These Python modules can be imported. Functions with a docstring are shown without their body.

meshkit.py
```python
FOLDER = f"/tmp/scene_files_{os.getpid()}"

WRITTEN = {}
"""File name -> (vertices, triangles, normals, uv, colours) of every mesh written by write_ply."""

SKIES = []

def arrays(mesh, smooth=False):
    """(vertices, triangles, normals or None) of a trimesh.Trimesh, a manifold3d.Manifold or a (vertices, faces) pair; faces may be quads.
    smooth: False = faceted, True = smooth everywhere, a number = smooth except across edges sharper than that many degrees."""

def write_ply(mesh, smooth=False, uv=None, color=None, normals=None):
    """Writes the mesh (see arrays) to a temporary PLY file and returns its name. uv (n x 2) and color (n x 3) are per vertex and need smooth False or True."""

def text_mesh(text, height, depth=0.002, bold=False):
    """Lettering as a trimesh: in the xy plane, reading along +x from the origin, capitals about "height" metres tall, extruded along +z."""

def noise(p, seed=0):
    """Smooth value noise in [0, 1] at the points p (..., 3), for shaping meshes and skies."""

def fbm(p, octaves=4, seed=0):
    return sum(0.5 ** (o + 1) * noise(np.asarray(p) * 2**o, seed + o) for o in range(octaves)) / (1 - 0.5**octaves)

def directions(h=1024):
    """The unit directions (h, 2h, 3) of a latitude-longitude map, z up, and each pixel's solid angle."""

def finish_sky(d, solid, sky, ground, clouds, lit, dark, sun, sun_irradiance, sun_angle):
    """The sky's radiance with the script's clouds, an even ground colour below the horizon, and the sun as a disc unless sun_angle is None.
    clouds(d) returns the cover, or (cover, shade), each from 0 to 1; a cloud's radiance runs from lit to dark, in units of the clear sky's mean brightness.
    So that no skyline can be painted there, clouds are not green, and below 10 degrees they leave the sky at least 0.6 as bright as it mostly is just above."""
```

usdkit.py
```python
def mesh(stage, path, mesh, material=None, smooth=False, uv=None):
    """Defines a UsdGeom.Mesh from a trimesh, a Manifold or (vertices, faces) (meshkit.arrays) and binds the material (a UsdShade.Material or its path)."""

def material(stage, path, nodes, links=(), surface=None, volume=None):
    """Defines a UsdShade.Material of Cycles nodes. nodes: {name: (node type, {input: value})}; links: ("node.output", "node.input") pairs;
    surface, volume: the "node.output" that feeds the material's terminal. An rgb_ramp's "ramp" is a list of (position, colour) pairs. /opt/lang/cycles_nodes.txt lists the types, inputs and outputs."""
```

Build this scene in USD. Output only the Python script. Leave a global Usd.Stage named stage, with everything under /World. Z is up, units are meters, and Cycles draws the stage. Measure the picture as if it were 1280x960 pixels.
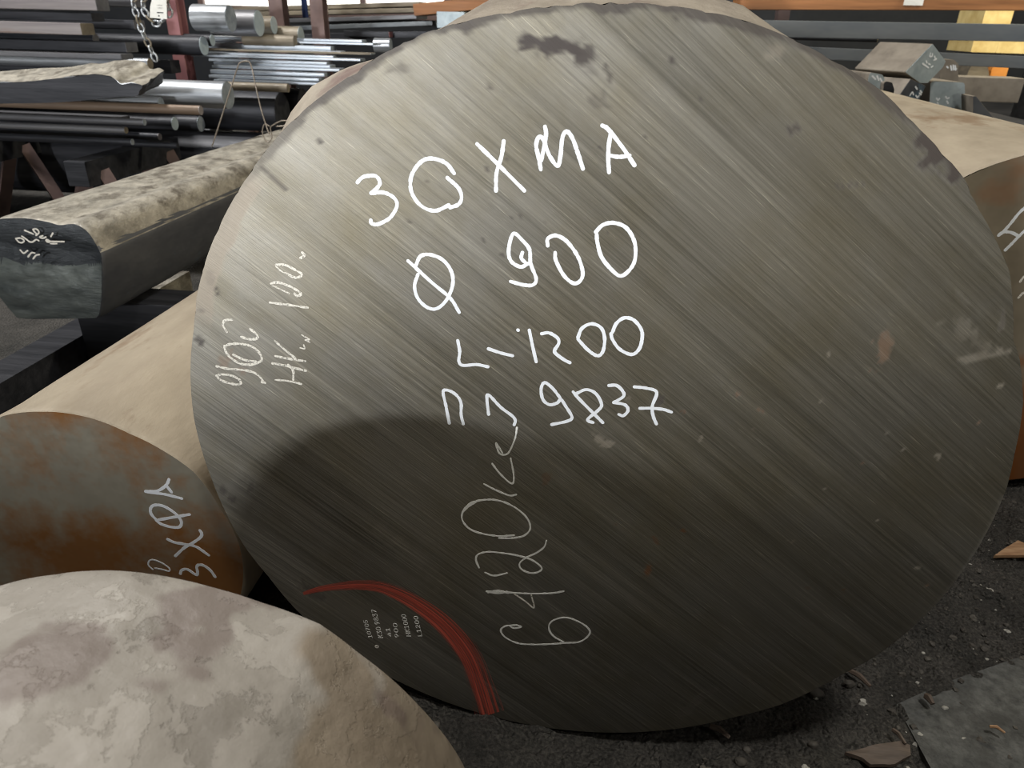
import math, random
import numpy as np
import trimesh
import usdkit, meshkit
from meshkit import fbm, noise
from pxr import Usd, UsdGeom, UsdLux, UsdShade, Gf, Sdf
from shapely.geometry import Polygon, LineString, Point, box as sbox
from shapely.ops import unary_union
from shapely import affinity

random.seed(7); np.random.seed(7)
stage = Usd.Stage.CreateInMemory()
UsdGeom.SetStageUpAxis(stage, 'Z'); UsdGeom.SetStageMetersPerUnit(stage, 1.0)
WORLD = UsdGeom.Xform.Define(stage, '/World'); stage.SetDefaultPrim(WORLD.GetPrim())

# ------------------------------------------------------------------ camera
CAM = np.array([0.003125, -0.6878057, 0.88218507])
ROT = np.array([[0.99203265, 0.07511167, -0.10114081], [0.12406513, -0.44298732, 0.88790206], [0.02188771, -0.89337588, -0.44877663]])
FPX = 900.0                      # focal length for a 1280 x 960 picture
cam = UsdGeom.Camera.Define(stage, '/World/camera')
cam.CreateHorizontalApertureAttr(36.0); cam.CreateVerticalApertureAttr(27.0)
cam.CreateFocalLengthAttr(36.0 * FPX / 1280)
cam.CreateClippingRangeAttr((0.05, 200.0))
cam.CreateFStopAttr(11.0); cam.CreateFocusDistanceAttr(0.86)
EXPOSURE = 0.0
cam.CreateExposureAttr(EXPOSURE)
cx, cy, cz = ROT[:, 0], -ROT[:, 1], -ROT[:, 2]
cam.AddTransformOp().Set(Gf.Matrix4d(*cx, 0, *cy, 0, *cz, 0, *CAM, 1))

# ------------------------------------------------------------------ light of the hall
def hall_light(name, pos, to, w, h, power, col):
    L = UsdLux.RectLight.Define(stage, '/World/' + name)
    L.CreateWidthAttr(w); L.CreateHeightAttr(h); L.CreateIntensityAttr(power); L.CreateColorAttr(Gf.Vec3f(*col))
    d = np.array(to, float) - np.array(pos, float); z = -d / np.linalg.norm(d)
    x = np.cross([0, 0, 1.0], z); x /= np.linalg.norm(x); y = np.cross(z, x)
    L.AddTransformOp().Set(Gf.Matrix4d(*x, 0, *y, 0, *z, 0, *pos, 1))
LAMPS = [  # name, position, aimed at, width, height, intensity, colour
    ('floor_light', (-1.0, -5.4, .75), (-.2, 0, .6), .35, .3, 150, (1.0, .985, .95)),
    ('door_light', (-2.5, -5.4, .90), (-.2, 0, .6), .6, .4, 450, (.97, .985, 1.0)),
    ('side_light', (2.6, -5.4, .95), (.2, 0, .6), .8, .4, 44, (1.0, .92, .72)),
    ('right_lamp', (2.8, -3.0, 5.2), (.3, 0, .3), .4, .4, 46, (1.0, .96, .86)),
    ('roof_lamp', (.9, -1.5, 6.0), (.9, -1.4, 0), .6, .6, 120, (1.0, .96, .88)),
    ('rack_lamp', (-3.4, 1.2, 5.2), (-2.0, 2.4, .6), .6, .6, 290, (1.0, .98, .95)),
    ('far_lamp', (1.4, 2.4, 5.6), (.8, 2.6, .3), .6, .6, 30, (1.0, .95, .88)),
    ('lumber_lamp', (3.4, 3.3, 3.0), (2.3, 4.8, .8), .4, .4, 260, (1.0, .9, .66)),  # added lamp, stands in for sunlight on the timber ends
]
for a in LAMPS:
    hall_light(*a)
dome = UsdLux.DomeLight.Define(stage, '/World/hall_ambient'); dome.CreateIntensityAttr(0.02); dome.CreateColorAttr(Gf.Vec3f(0.8, 0.9, 1.0))

# ------------------------------------------------------------------ helpers
def ray(px, py): return ROT @ np.array([(px - 640) / FPX, (py - 480) / FPX, 1.0])
def at(px, py, axis, val):
    d = ray(px, py); return CAM + (val - CAM[axis]) / d[axis] * d
def srgb(r, g, b):
    c = np.array([r, g, b], float) / 255; return tuple(np.where(c <= .04045, c / 12.92, ((c + .055) / 1.055) ** 2.4))

used = {}
def uname(parent, name):
    k = used.setdefault(parent, {}); n = k.get(name, 0); k[name] = n + 1
    return f'{parent}/{name}' + (f'_{n:03d}' if n else '')
def cdata(p, **kw):
    for k, v in kw.items():
        if v is not None: p.SetCustomDataByKey(k, v)
ORIG = {}
def thing(name, label, cat, loc=(0, 0, 0), group=None, kind=None):
    x = UsdGeom.Xform.Define(stage, uname('/World', name)); x.AddTranslateOp().Set(Gf.Vec3d(*map(float, loc)))
    cdata(x.GetPrim(), label=label, category=cat, group=group, kind=kind)
    ORIG[str(x.GetPath())] = np.array(loc, float); return str(x.GetPath())
def arr(m):
    if hasattr(m, 'to_mesh'):
        q = m.to_mesh(); return np.array(q.vert_properties[:, :3]), np.array(q.tri_verts)
    if isinstance(m, (tuple, list)): return np.array(m[0], float), np.array(m[1])
    return np.array(m.vertices), np.array(m.faces)
def part(parent, name, m, mat, smooth=35, label=None, kind=None, prim=None, uv=None):
    v, f = arr(m); o = ORIG.get(parent, np.zeros(3))
    path = uname(parent, name)
    me = usdkit.mesh(stage, path, (v - o, f), mat, smooth=smooth, uv=uv)
    ORIG[path] = o
    if prim:
        for k, val in prim.items():
            UsdGeom.PrimvarsAPI(me).CreatePrimvar(k, Sdf.ValueTypeNames.Color3fArray, 'vertex').Set([Gf.Vec3f(*map(float, c)) for c in val])
    cdata(me.GetPrim(), label=label, kind=kind)
    return path
def struct(name, m, mat, smooth=35, label=None):
    v, f = arr(m); path = uname('/World', name); me = usdkit.mesh(stage, path, (v, f), mat, smooth=smooth)
    cdata(me.GetPrim(), kind='structure', label=label); ORIG[path] = np.zeros(3); return path
def cat_(*ms): return trimesh.util.concatenate([trimesh.Trimesh(*arr(m), process=False) for m in ms])
def bx(x0, x1, y0, y1, z0, z1, b=0.002):
    p = sbox(y0, z0, y1, z1)
    b = min(b, (y1 - y0) * .3, (z1 - z0) * .3)
    if b > 0: p = p.buffer(-b).buffer(b, quad_segs=2)
    return ext_x(p, x0, x1)
def ext_x(poly, x0, x1):
    m = trimesh.creation.extrude_polygon(poly, x1 - x0, engine='earcut')   # (u,v,w) -> (w,u,v)
    v = m.vertices; m2 = trimesh.Trimesh(np.c_[v[:, 2] + x0, v[:, 0], v[:, 1]], m.faces, process=False); return m2
def ext_y(poly, y0, y1):
    m = trimesh.creation.extrude_polygon(poly, y1 - y0, engine='earcut')   # (u,v,w) -> (u,y0+w,v)
    v = m.vertices; return trimesh.Trimesh(np.c_[v[:, 0], y1 - v[:, 2], v[:, 1]], m.faces, process=False)
def disc_x(yc, zc, r, x0, x1, n=28, bev=.0):
    return ext_x(Point(yc, zc).buffer(r, quad_segs=n // 4), x0, x1)
def rot_about(m, pivot, axis, deg):
    m = trimesh.Trimesh(*arr(m), process=False)
    m.apply_transform(trimesh.transformations.rotation_matrix(math.radians(deg), axis, pivot)); return m
def spline(pts, n=6):
    p = np.array(pts, float)
    if len(p) < 3: return p
    q = np.vstack([2 * p[0] - p[1], p, 2 * p[-1] - p[-2]]); out = []
    for i in range(1, len(q) - 2):
        for t in np.linspace(0, 1, n, endpoint=False):
            a, b, c, d = q[i - 1:i + 3]
            out.append(.5 * (2 * b + (c - a) * t + (2 * a - 5 * b + 4 * c - d) * t * t + (3 * b - a - 3 * c + d) * t ** 3))
    return np.vstack(out + [p[-1]])
def tube(pts, r, n=8):
    p = np.array(pts, float); rr = np.broadcast_to(r, len(p)); t = np.gradient(p, axis=0); t /= np.linalg.norm(t, axis=1, keepdims=True) + 1e-12
    u = np.cross(t[0], [0, 0, 1.0] if abs(t[0][2]) < .9 else [1.0, 0, 0]); V = []
    for k in range(len(p)):
        u = u - t[k] * (u @ t[k]); u /= np.linalg.norm(u); w = np.cross(t[k], u)
        a = np.arange(n) / n * 2 * np.pi; V.append(p[k] + rr[k] * (np.cos(a)[:, None] * u + np.sin(a)[:, None] * w))
    V = np.vstack(V); F = []
    for k in range(len(p) - 1):
        for j in range(n):
            a, b = k * n + j, k * n + (j + 1) % n; F += [[a, b, b + n], [a, b + n, a + n]]
    c0, c1 = len(V), len(V) + 1; V = np.vstack([V, p[0], p[-1]])
    for j in range(n): F += [[c0, (j + 1) % n, j], [c1, (len(p) - 1) * n + j, (len(p) - 1) * n + (j + 1) % n]]
    return V, np.array(F)

# ------------------------------------------------------------------ materials
def MAT(name, nodes, links, surface='p.BSDF'):
    return usdkit.material(stage, '/World/Looks/' + name, nodes, links, surface=surface)
def plain(name, c1, c2, metal=0.0, r1=.5, r2=.7, scale=14, stretch=(1, 1, 1), bump=.4, bscale=60, dist=.002, third=None, tscale=5, tlo=.55, thi=.65, spec=.5):
    """Two-tone noisy surface with optional third colour in patches."""
    n = {'g': ('geometry', {}), 'm': ('mapping', {'scale': stretch}),
         'n': ('noise_texture', {'scale': scale, 'detail': 6, 'roughness': .62}), 'r': ('rgb_ramp', {'ramp': [(.32, c1), (.68, c2)]}),
         'n2': ('noise_texture', {'scale': bscale, 'detail': 5, 'roughness': .6}), 'b': ('bump', {'strength': bump, 'distance': dist}),
         'rr': ('map_range', {'from_min': .3, 'from_max': .7, 'to_min': r1, 'to_max': r2}),
         'p': ('principled_bsdf', {'metallic': metal, 'specular_ior_level': spec})}
    l = [('g.position', 'm.vector'), ('m.vector', 'n.vector'), ('m.vector', 'n2.vector'), ('n.fac', 'r.fac'), ('n2.fac', 'b.height'), ('b.normal', 'p.normal'),
         ('n2.fac', 'rr.value'), ('rr.result', 'p.roughness')]
    if third:
        n['n3'] = ('noise_texture', {'scale': tscale, 'detail': 7, 'roughness': .65}); n['t'] = ('rgb_ramp', {'ramp': [(tlo, (0, 0, 0)), (thi, (1, 1, 1))]})
        n['mx'] = ('mix', {'color2': third}); l += [('m.vector', 'n3.vector'), ('n3.fac', 't.fac'), ('t.color', 'mx.fac'), ('r.color', 'mx.color1'), ('mx.color', 'p.base_color')]
    else: l.append(('r.color', 'p.base_color'))
    return MAT(name, n, l)

# sawn steel of the large face: saw lines run 38 degrees down to the right; "wear" carries the stains that sit on it
SA = math.radians(38)
M_sawn = MAT('sawn_steel', {
    'g': ('geometry', {}), 'rot': ('mapping', {'rotation': (0, -SA, 0)}),
    'm1': ('mapping', {'scale': (3.0, 1, 300)}), 'm2': ('mapping', {'scale': (16, 1, 520)}), 'm3': ('mapping', {'scale': (1.2, 1, 34)}),
    'n1': ('noise_texture', {'scale': 1, 'detail': 4, 'roughness': .7}), 'n2': ('noise_texture', {'scale': 1, 'detail': 3, 'roughness': .7}),
    'n3': ('noise_texture', {'scale': 1, 'detail': 3}), 'n4': ('noise_texture', {'scale': 6, 'detail': 6, 'roughness': .65}),
    'c1': ('rgb_ramp', {'ramp': [(.3, srgb(121, 118, 110)), (.5, srgb(134, 131, 123)), (.7, srgb(145, 142, 134))]}),
    'c2': ('rgb_ramp', {'ramp': [(.42, (1, 1, 1)), (.72, srgb(236, 230, 212))]}),
    'mul': ('mix', {'mix_type': 'multiply', 'fac': 1.0}), 'st': ('rgb_ramp', {'ramp': [(.32, (.62, .62, .62)), (.68, (1.28, 1.28, 1.28))]}),
    'mul2': ('mix', {'mix_type': 'multiply', 'fac': .8}),
    'a': ('attribute', {'attribute': 'wear'}), 'sp': ('separate_color', {}),
    'd1': ('mix', {'color2': srgb(58, 50, 48)}), 'd2': ('mix', {'color2': srgb(126, 84, 52)}), 'd3': ('mix', {'color2': srgb(150, 140, 126)}),
    'gl': ('rgb_ramp', {'ramp': [(.60, (1, 1, 1)), (.74, (1.75, 1.75, 1.72))]}), 'mul3': ('mix', {'mix_type': 'multiply', 'fac': 1.0}), 'h': ('math', {'math_type': 'add'}), 'b': ('bump', {'strength': .42, 'distance': .0012}),  # gl: sparkle of the saw streaks painted into the base colour
    'rr': ('map_range', {'from_min': .3, 'from_max': .7, 'to_min': .51, 'to_max': .62}),
    'me': ('math', {'math_type': 'multiply_add', 'value2': -.85, 'value3': .93}), 'mx': ('math', {'math_type': 'add', 'use_clamp': True}),
    'mx2': ('math', {'math_type': 'add', 'use_clamp': True}),
    'tg': ('combine_xyz', {'x': math.sin(SA), 'y': 0, 'z': math.cos(SA)}),
    'p': ('principled_bsdf', {'metallic': .93, 'anisotropic': .66}),
}, [('g.position', 'rot.vector'), ('rot.vector', 'm1.vector'), ('rot.vector', 'm2.vector'), ('rot.vector', 'm3.vector'),
    ('m1.vector', 'n1.vector'), ('m2.vector', 'n2.vector'), ('m3.vector', 'n3.vector'), ('g.position', 'n4.vector'),
    ('n3.fac', 'c1.fac'), ('n4.fac', 'c2.fac'), ('c1.color', 'mul.color1'), ('c2.color', 'mul.color2'),
    ('n1.fac', 'st.fac'), ('mul.color', 'mul2.color1'), ('st.color', 'mul2.color2'),
    ('a.color', 'sp.color'), ('n2.fac', 'gl.fac'), ('mul2.color', 'mul3.color1'), ('gl.color', 'mul3.color2'), ('mul3.color', 'd1.color1'), ('sp.r', 'd1.fac'), ('d1.color', 'd2.color1'), ('sp.g', 'd2.fac'), ('d2.color', 'd3.color1'), ('sp.b', 'd3.fac'),
    ('d3.color', 'p.base_color'), ('n1.fac', 'h.value1'), ('n2.fac', 'h.value2'), ('h.value', 'b.height'), ('b.normal', 'p.normal'),
    ('n1.fac', 'rr.value'), ('rr.result', 'p.roughness'), ('sp.r', 'mx.value1'), ('sp.g', 'mx.value2'), ('mx.value', 'mx2.value1'), ('sp.b', 'mx2.value2'), ('mx2.value', 'me.value1'), ('me.value', 'p.metallic'),
    ('tg.vector', 'p.tangent')])

M_forged = plain('forged_scale', srgb(120, 110, 98), srgb(168, 158, 142), .15, .5, .75, 9, bump=.6, bscale=45, dist=.004, third=srgb(112, 92, 84), tscale=11, tlo=.55, thi=.7)
M_forged_tan = plain('tan_scale', srgb(136, 124, 106), srgb(170, 158, 138), .05, .55, .8, 7, (1, .35, 1), bump=.5, bscale=40, dist=.003, third=srgb(126, 106, 84), tscale=9, tlo=.56, thi=.68)
M_flaky = MAT('flaky_scale', {'a': ('attribute', {'attribute': 'flake'}), 's': ('separate_color', {}), 'g': ('geometry', {}), 'n': ('noise_texture', {'scale': 60, 'detail': 5, 'roughness': .65}), 'n2': ('noise_texture', {'scale': 13, 'detail': 5}), 'n3': ('noise_texture', {'scale': 11, 'detail': 9, 'roughness': .66, 'distortion': .15}), 
    'r': ('rgb_ramp', {'ramp': [(.30, srgb(116, 110, 101)), (.42, srgb(128, 122, 113)), (.44, srgb(140, 134, 125)), (.54, srgb(146, 140, 131)), (.555, srgb(156, 150, 141)), (.70, srgb(162, 156, 148))]}),
    'st': ('rgb_ramp', {'ramp': [(.30, (0, 0, 0)), (.42, (.2, .2, .2)), (.44, (.45, .45, .45)), (.54, (.55, .55, .55)), (.555, (.75, .75, .75)), (.70, (.9, .9, .9))]}), 'b2': ('bump', {'strength': .55, 'distance': .0035}), 'r2': ('rgb_ramp', {'ramp': [(.2, srgb(116, 102, 84)), (.8, srgb(146, 132, 112))]}), 'm1': ('mix', {}), 'm2': ('mix', {'color2': srgb(104, 90, 84)}),
    'rr': ('map_range', {'from_min': .3, 'from_max': .7, 'to_min': .5, 'to_max': .72}), 'b': ('bump', {'strength': .5, 'distance': .002}), 'p': ('principled_bsdf', {'metallic': .0, 'specular_ior_level': .4})},
    [('a.color', 's.color'), ('g.position', 'n3.vector'), ('n3.fac', 'r.fac'), ('n3.fac', 'st.fac'), ('st.color', 'b2.height'), ('b2.normal', 'b.normal'), ('n2.fac', 'r2.fac'), ('r.color', 'm1.color1'), ('r2.color', 'm1.color2'), ('s.g', 'm1.fac'), ('m1.color', 'm2.color1'), ('s.b', 'm2.fac'), ('m2.color', 'p.base_color'),
     ('g.position', 'n.vector'), ('g.position', 'n2.vector'), ('n.fac', 'b.height'), ('b.normal', 'p.normal'), ('n2.fac', 'rr.value'), ('rr.result', 'p.roughness')])
M_rustface = plain('rusty_sawn_end', srgb(132, 126, 112), srgb(152, 146, 130), .35, .4, .6, 5, bump=.15, bscale=90, dist=.001, third=srgb(140, 94, 46), tscale=5.5, tlo=.41, thi=.58)
M_brownface = MAT('brown_sawn_end', {'g': ('geometry', {}), 'n': ('noise_texture', {'scale': 7, 'detail': 6, 'roughness': .6}), 'r': ('rgb_ramp', {'ramp': [(.3, srgb(116, 106, 90)), (.7, srgb(146, 136, 118))]}), 'a': ('attribute', {'attribute': 'wear'}), 's': ('separate_color', {}),
    'm': ('mix', {'color2': srgb(138, 84, 40)}), 'n2': ('noise_texture', {'scale': 80, 'detail': 4}), 'b': ('bump', {'strength': .25, 'distance': .001}), 'p': ('principled_bsdf', {'metallic': .3, 'roughness': .5})},
    [('g.position', 'n.vector'), ('n.fac', 'r.fac'), ('r.color', 'm.color1'), ('a.color', 's.color'), ('s.g', 'm.fac'), ('m.color', 'p.base_color'), ('g.position', 'n2.vector'), ('n2.fac', 'b.height'), ('b.normal', 'p.normal')])
M_orange = plain('orange_rust', srgb(120, 74, 36), srgb(150, 96, 50), .0, .6, .8, 9)
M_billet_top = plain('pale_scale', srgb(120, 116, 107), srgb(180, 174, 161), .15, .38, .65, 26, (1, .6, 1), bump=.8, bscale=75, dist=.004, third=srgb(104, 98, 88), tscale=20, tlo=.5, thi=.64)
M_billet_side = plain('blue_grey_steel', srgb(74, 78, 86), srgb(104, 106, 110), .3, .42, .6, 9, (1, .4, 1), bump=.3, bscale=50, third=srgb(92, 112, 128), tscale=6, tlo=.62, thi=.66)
M_billet_end = plain('torn_steel_end', srgb(72, 78, 78), srgb(108, 114, 110), .25, .4, .6, 8, (1, 1, 3), bump=.5, bscale=40, dist=.004)
M_billet_tear = plain('dark_tear', srgb(46, 50, 54), srgb(72, 76, 80), .3, .35, .5, 14, (1, 1, 4), bump=.8, bscale=40, dist=.006)
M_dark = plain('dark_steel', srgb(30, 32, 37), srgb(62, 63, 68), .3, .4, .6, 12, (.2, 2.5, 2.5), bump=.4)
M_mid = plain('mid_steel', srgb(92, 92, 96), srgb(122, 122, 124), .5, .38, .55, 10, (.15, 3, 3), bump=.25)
M_purple = plain('mill_scale_bar', srgb(120, 114, 116), srgb(154, 148, 146), .3, .4, .6, 9, (.15, 3, 3), bump=.25, third=srgb(122, 100, 88), tscale=6, tlo=.55, thi=.68)
M_silver = plain('bright_steel', srgb(128, 132, 138), srgb(206, 210, 214), .65, .26, .50, 12, (.15, 3, 3), bump=.25, bscale=40)
M_silver_end = plain('bright_cut_end', srgb(120, 130, 140), srgb(168, 176, 184), .4, .35, .55, 30, bump=.6, bscale=90, dist=.003)
M_sheet = plain('flat_bar_steel', srgb(150, 158, 168), srgb(186, 192, 198), .7, .28, .42, 12, (.15, 3, 3), bump=.2, bscale=40)
M_brownbar = plain('brown_bar', srgb(96, 88, 76), srgb(136, 126, 108), .1, .45, .65, 14, (.3, 2, 2), bump=.4)
M_rustbar = plain('rust_bar', srgb(88, 74, 62), srgb(120, 102, 86), .2, .4, .6, 14, (.15, 3, 3), bump=.3)
M_redpost = plain('red_oxide_paint', srgb(128, 84, 88), srgb(148, 102, 102), .0, .5, .7, 10, bump=.2)
M_brownpost = plain('brown_paint', srgb(98, 80, 78), srgb(122, 100, 94), .0, .45, .65, 10, bump=.2)
M_block = plain('blue_grey_cut_end', srgb(150, 164, 172), srgb(182, 194, 200), .2, .45, .6, 20, bump=.3)
M_blocktop = plain('grey_scale_side', srgb(118, 110, 100), srgb(150, 142, 130), .1, .5, .7, 12, bump=.3)
M_wood = plain('orange_timber', srgb(120, 78, 44), srgb(168, 114, 70), .0, .5, .7, 7, (.25, 3, 6), bump=.3, bscale=30)
M_lumber = plain('pale_sawn_timber', srgb(206, 176, 108), srgb(236, 214, 150), .0, .6, .8, 10, bump=.3)
M_orangeend = plain('orange_end_timber', srgb(206, 128, 50), srgb(232, 156, 74), .0, .6, .8, 10)
M_greystruct = plain('grey_painted_steel', srgb(96, 102, 108), srgb(120, 124, 126), .3, .4, .6, 8, (.3, 1, 1), bump=.2, third=srgb(104, 96, 80), tscale=4, tlo=.6, thi=.7)
M_wall = plain('dark_wall', srgb(30, 34, 40), srgb(44, 46, 50), .0, .8, .9, 3)
M_ceiling = plain('roof_sheet', srgb(70, 70, 70), srgb(90, 90, 90), .0, .8, .9, 3)
M_wire = plain('wire_steel', srgb(120, 112, 102), srgb(150, 140, 128), .6, .35, .5, 40)
M_card = plain('white_card', srgb(214, 214, 208), srgb(228, 228, 222), 0, .7, .8, 20)
M_ink = plain('ink', srgb(40, 40, 44), srgb(60, 60, 64), 0, .7, .8, 20)
M_blue = plain('blue_cloth', srgb(30, 44, 86), srgb(44, 62, 110), 0, .8, .9, 12)
M_window = MAT('lit_window', {'e': ('emission', {'color': (1.0, .97, .88), 'strength': 3.0})}, [], 'e.emission')
M_ground = MAT('black_earth', {'g': ('geometry', {}), 'n': ('noise_texture', {'scale': 12, 'detail': 6, 'roughness': .6}), 'r': ('rgb_ramp', {'ramp': [(.32, srgb(60, 59, 56)), (.68, srgb(92, 89, 85))]}), 'v': ('voronoi_texture', {'scale': 150}), 'vn': ('noise_texture', {'scale': 210, 'detail': 4, 'roughness': .7}),
    'vr': ('rgb_ramp', {'ramp': [(.34, (.45, .44, .43)), (.5, (.95, .95, .95)), (.64, (1.5, 1.48, 1.44)), (.74, (2.6, 2.5, 2.4))]}), 'm': ('mix', {'mix_type': 'multiply', 'fac': 1.0}), 'ad': ('math', {'math_type': 'subtract'}), 'b': ('bump', {'strength': 1.0, 'distance': .010}), 'p': ('principled_bsdf', {'roughness': .8})},
    [('g.position', 'n.vector'), ('g.position', 'v.vector'), ('g.position', 'vn.vector'), ('n.fac', 'r.fac'), ('vn.fac', 'vr.fac'), ('r.color', 'm.color1'), ('vr.color', 'm.color2'), ('m.color', 'p.base_color'), ('vn.fac', 'ad.value1'), ('v.distance', 'ad.value2'), ('ad.value', 'b.height'), ('b.normal', 'p.normal')])
M_slab = plain('mottled_grey', srgb(66, 67, 66), srgb(112, 113, 111), 0, .7, .88, 60, bump=.8, bscale=200, dist=.005, third=srgb(72, 72, 70), tscale=14, tlo=.5, thi=.68)  # mottled grey of the thin ground slab
M_stone = plain('dark_clod', srgb(58, 54, 50), srgb(96, 92, 86), 0, .6, .85, 30, bump=.6, bscale=140)
M_pale = plain('pale_pebble', srgb(150, 148, 142), srgb(190, 188, 180), 0, .6, .8, 30)
M_chip = plain('wood_chip', srgb(150, 112, 80), srgb(196, 160, 124), 0, .6, .8, 20, (1, 6, 1), bump=.5)
M_bark = plain('dark_chip', srgb(78, 66, 58), srgb(104, 90, 80), 0, .5, .7, 20, (1, 6, 1), bump=.5)
def chalk(name, col, lo, hi, scale=420):
    return MAT(name, {'g': ('geometry', {}), 'n': ('noise_texture', {'scale': scale, 'detail': 3, 'roughness': .7}), 'r': ('rgb_ramp', {'ramp': [(lo, (0, 0, 0)), (hi, (1, 1, 1))]}),
        't': ('transparent_bsdf', {'color': (1, 1, 1)}), 'p': ('principled_bsdf', {'base_color': col, 'roughness': .9, 'specular_ior_level': .2}), 'mx': ('mix_closure', {})},
        [('g.position', 'n.vector'), ('n.fac', 'r.fac'), ('r.color', 'mx.fac'), ('t.BSDF', 'mx.closure1'), ('p.BSDF', 'mx.closure2')], 'mx.closure')
M_chalk = chalk('thick_chalk', srgb(236, 240, 246), .2, .3)
M_thin = chalk('thin_chalk', srgb(246, 246, 242), .26, .42, 620)
M_faint = chalk('faint_chalk', srgb(238, 234, 224), .34, .50, 560)
M_red = MAT('red_paint', {'a': ('attribute', {'attribute': 'brush'}), 's': ('separate_color', {}), 'cx': ('combine_xyz', {}), 'mp': ('mapping', {'scale': (30, .8, 1)}),
    'n': ('noise_texture', {'scale': 1, 'detail': 4, 'roughness': .65}), 'add': ('math', {'math_type': 'add'}), 'r': ('rgb_ramp', {'ramp': [(.58, (0, 0, 0)), (.74, (.95, .95, .95))]}),
    'c': ('rgb_ramp', {'ramp': [(.3, srgb(168, 58, 46)), (.7, srgb(226, 112, 94))]}),
    't': ('transparent_bsdf', {'color': (1, 1, 1)}), 'p': ('principled_bsdf', {'roughness': .7, 'specular_ior_level': .3}), 'mx': ('mix_closure', {})},
    [('a.color', 'mp.vector'), ('mp.vector', 'n.vector'), ('a.color', 's.color'), ('n.fac', 'add.value1'), ('s.b', 'add.value2'), ('add.value', 'r.fac'), ('r.color', 'mx.fac'), ('n.fac', 'c.fac'), ('c.color', 'p.base_color'),
     ('t.BSDF', 'mx.closure1'), ('p.BSDF', 'mx.closure2')], 'mx.closure')

# ------------------------------------------------------------------ the hall
FLOOR = -0.012
def ground_z(x, y):
    p = np.stack([x, y, np.zeros_like(x)], -1)
    z = -.010 + .022 * (fbm(p * 5, 4, 3) - .5) + .020 * (fbm(p * 24, 4, 9) - .5) + .030 * np.clip(fbm(p * 62, 2, 5) - .55, 0, 1)
    # soil heaped against the foot of the big billet, on its left
    z = z + .030 * np.exp(-((x + .20) / .15) ** 2) * np.exp(-((y + .01) / .06) ** 2)
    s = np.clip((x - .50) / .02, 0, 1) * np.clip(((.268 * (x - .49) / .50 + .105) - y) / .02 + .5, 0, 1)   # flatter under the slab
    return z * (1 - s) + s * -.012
def grid(x0, x1, y0, y1, step, fz):
    xs = np.arange(x0, x1 + 1e-6, step); ys = np.arange(y0, y1 + 1e-6, step); X, Y = np.meshgrid(xs, ys)
    V = np.c_[X.ravel(), Y.ravel(), fz(X, Y).ravel()]; n = len(xs); i, j = np.meshgrid(np.arange(len(ys) - 1), np.arange(n - 1), indexing='ij'); a = (i * n + j).ravel()
    return V, np.vstack([np.c_[a, a + 1, a + n + 1], np.c_[a, a + n + 1, a + n]])
near = grid(-.30, 1.32, -.36, .96, .005, ground_z)
holes = [(-.295, 1.315, -.355, .955)]
outer = cat_(*[grid(a, b, c, d, .15, lambda x, y: -.014 + 0 * x) for a, b, c, d in ((-6, -.30, -6, 8.1), (1.32, 6, -6, 8.1), (-.30, 1.32, -6.0, -.36), (-.30, 1.32, .96, 8.1))])
struct('floor', cat_(trimesh.Trimesh(*near, process=False), outer), M_ground, True, 'black trodden earth floor of the metal store')
struct('wall_back', bx(-6.2, 6.2, 8.0, 8.2, -.05, 6.6), M_wall)
struct('wall_left', bx(-6.2, -6.0, -6.2, 8.2, -.05, 6.6), M_wall)
struct('wall_right', bx(6.0, 6.2, -6.2, 8.2, -.05, 6.6), M_wall)
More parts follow.
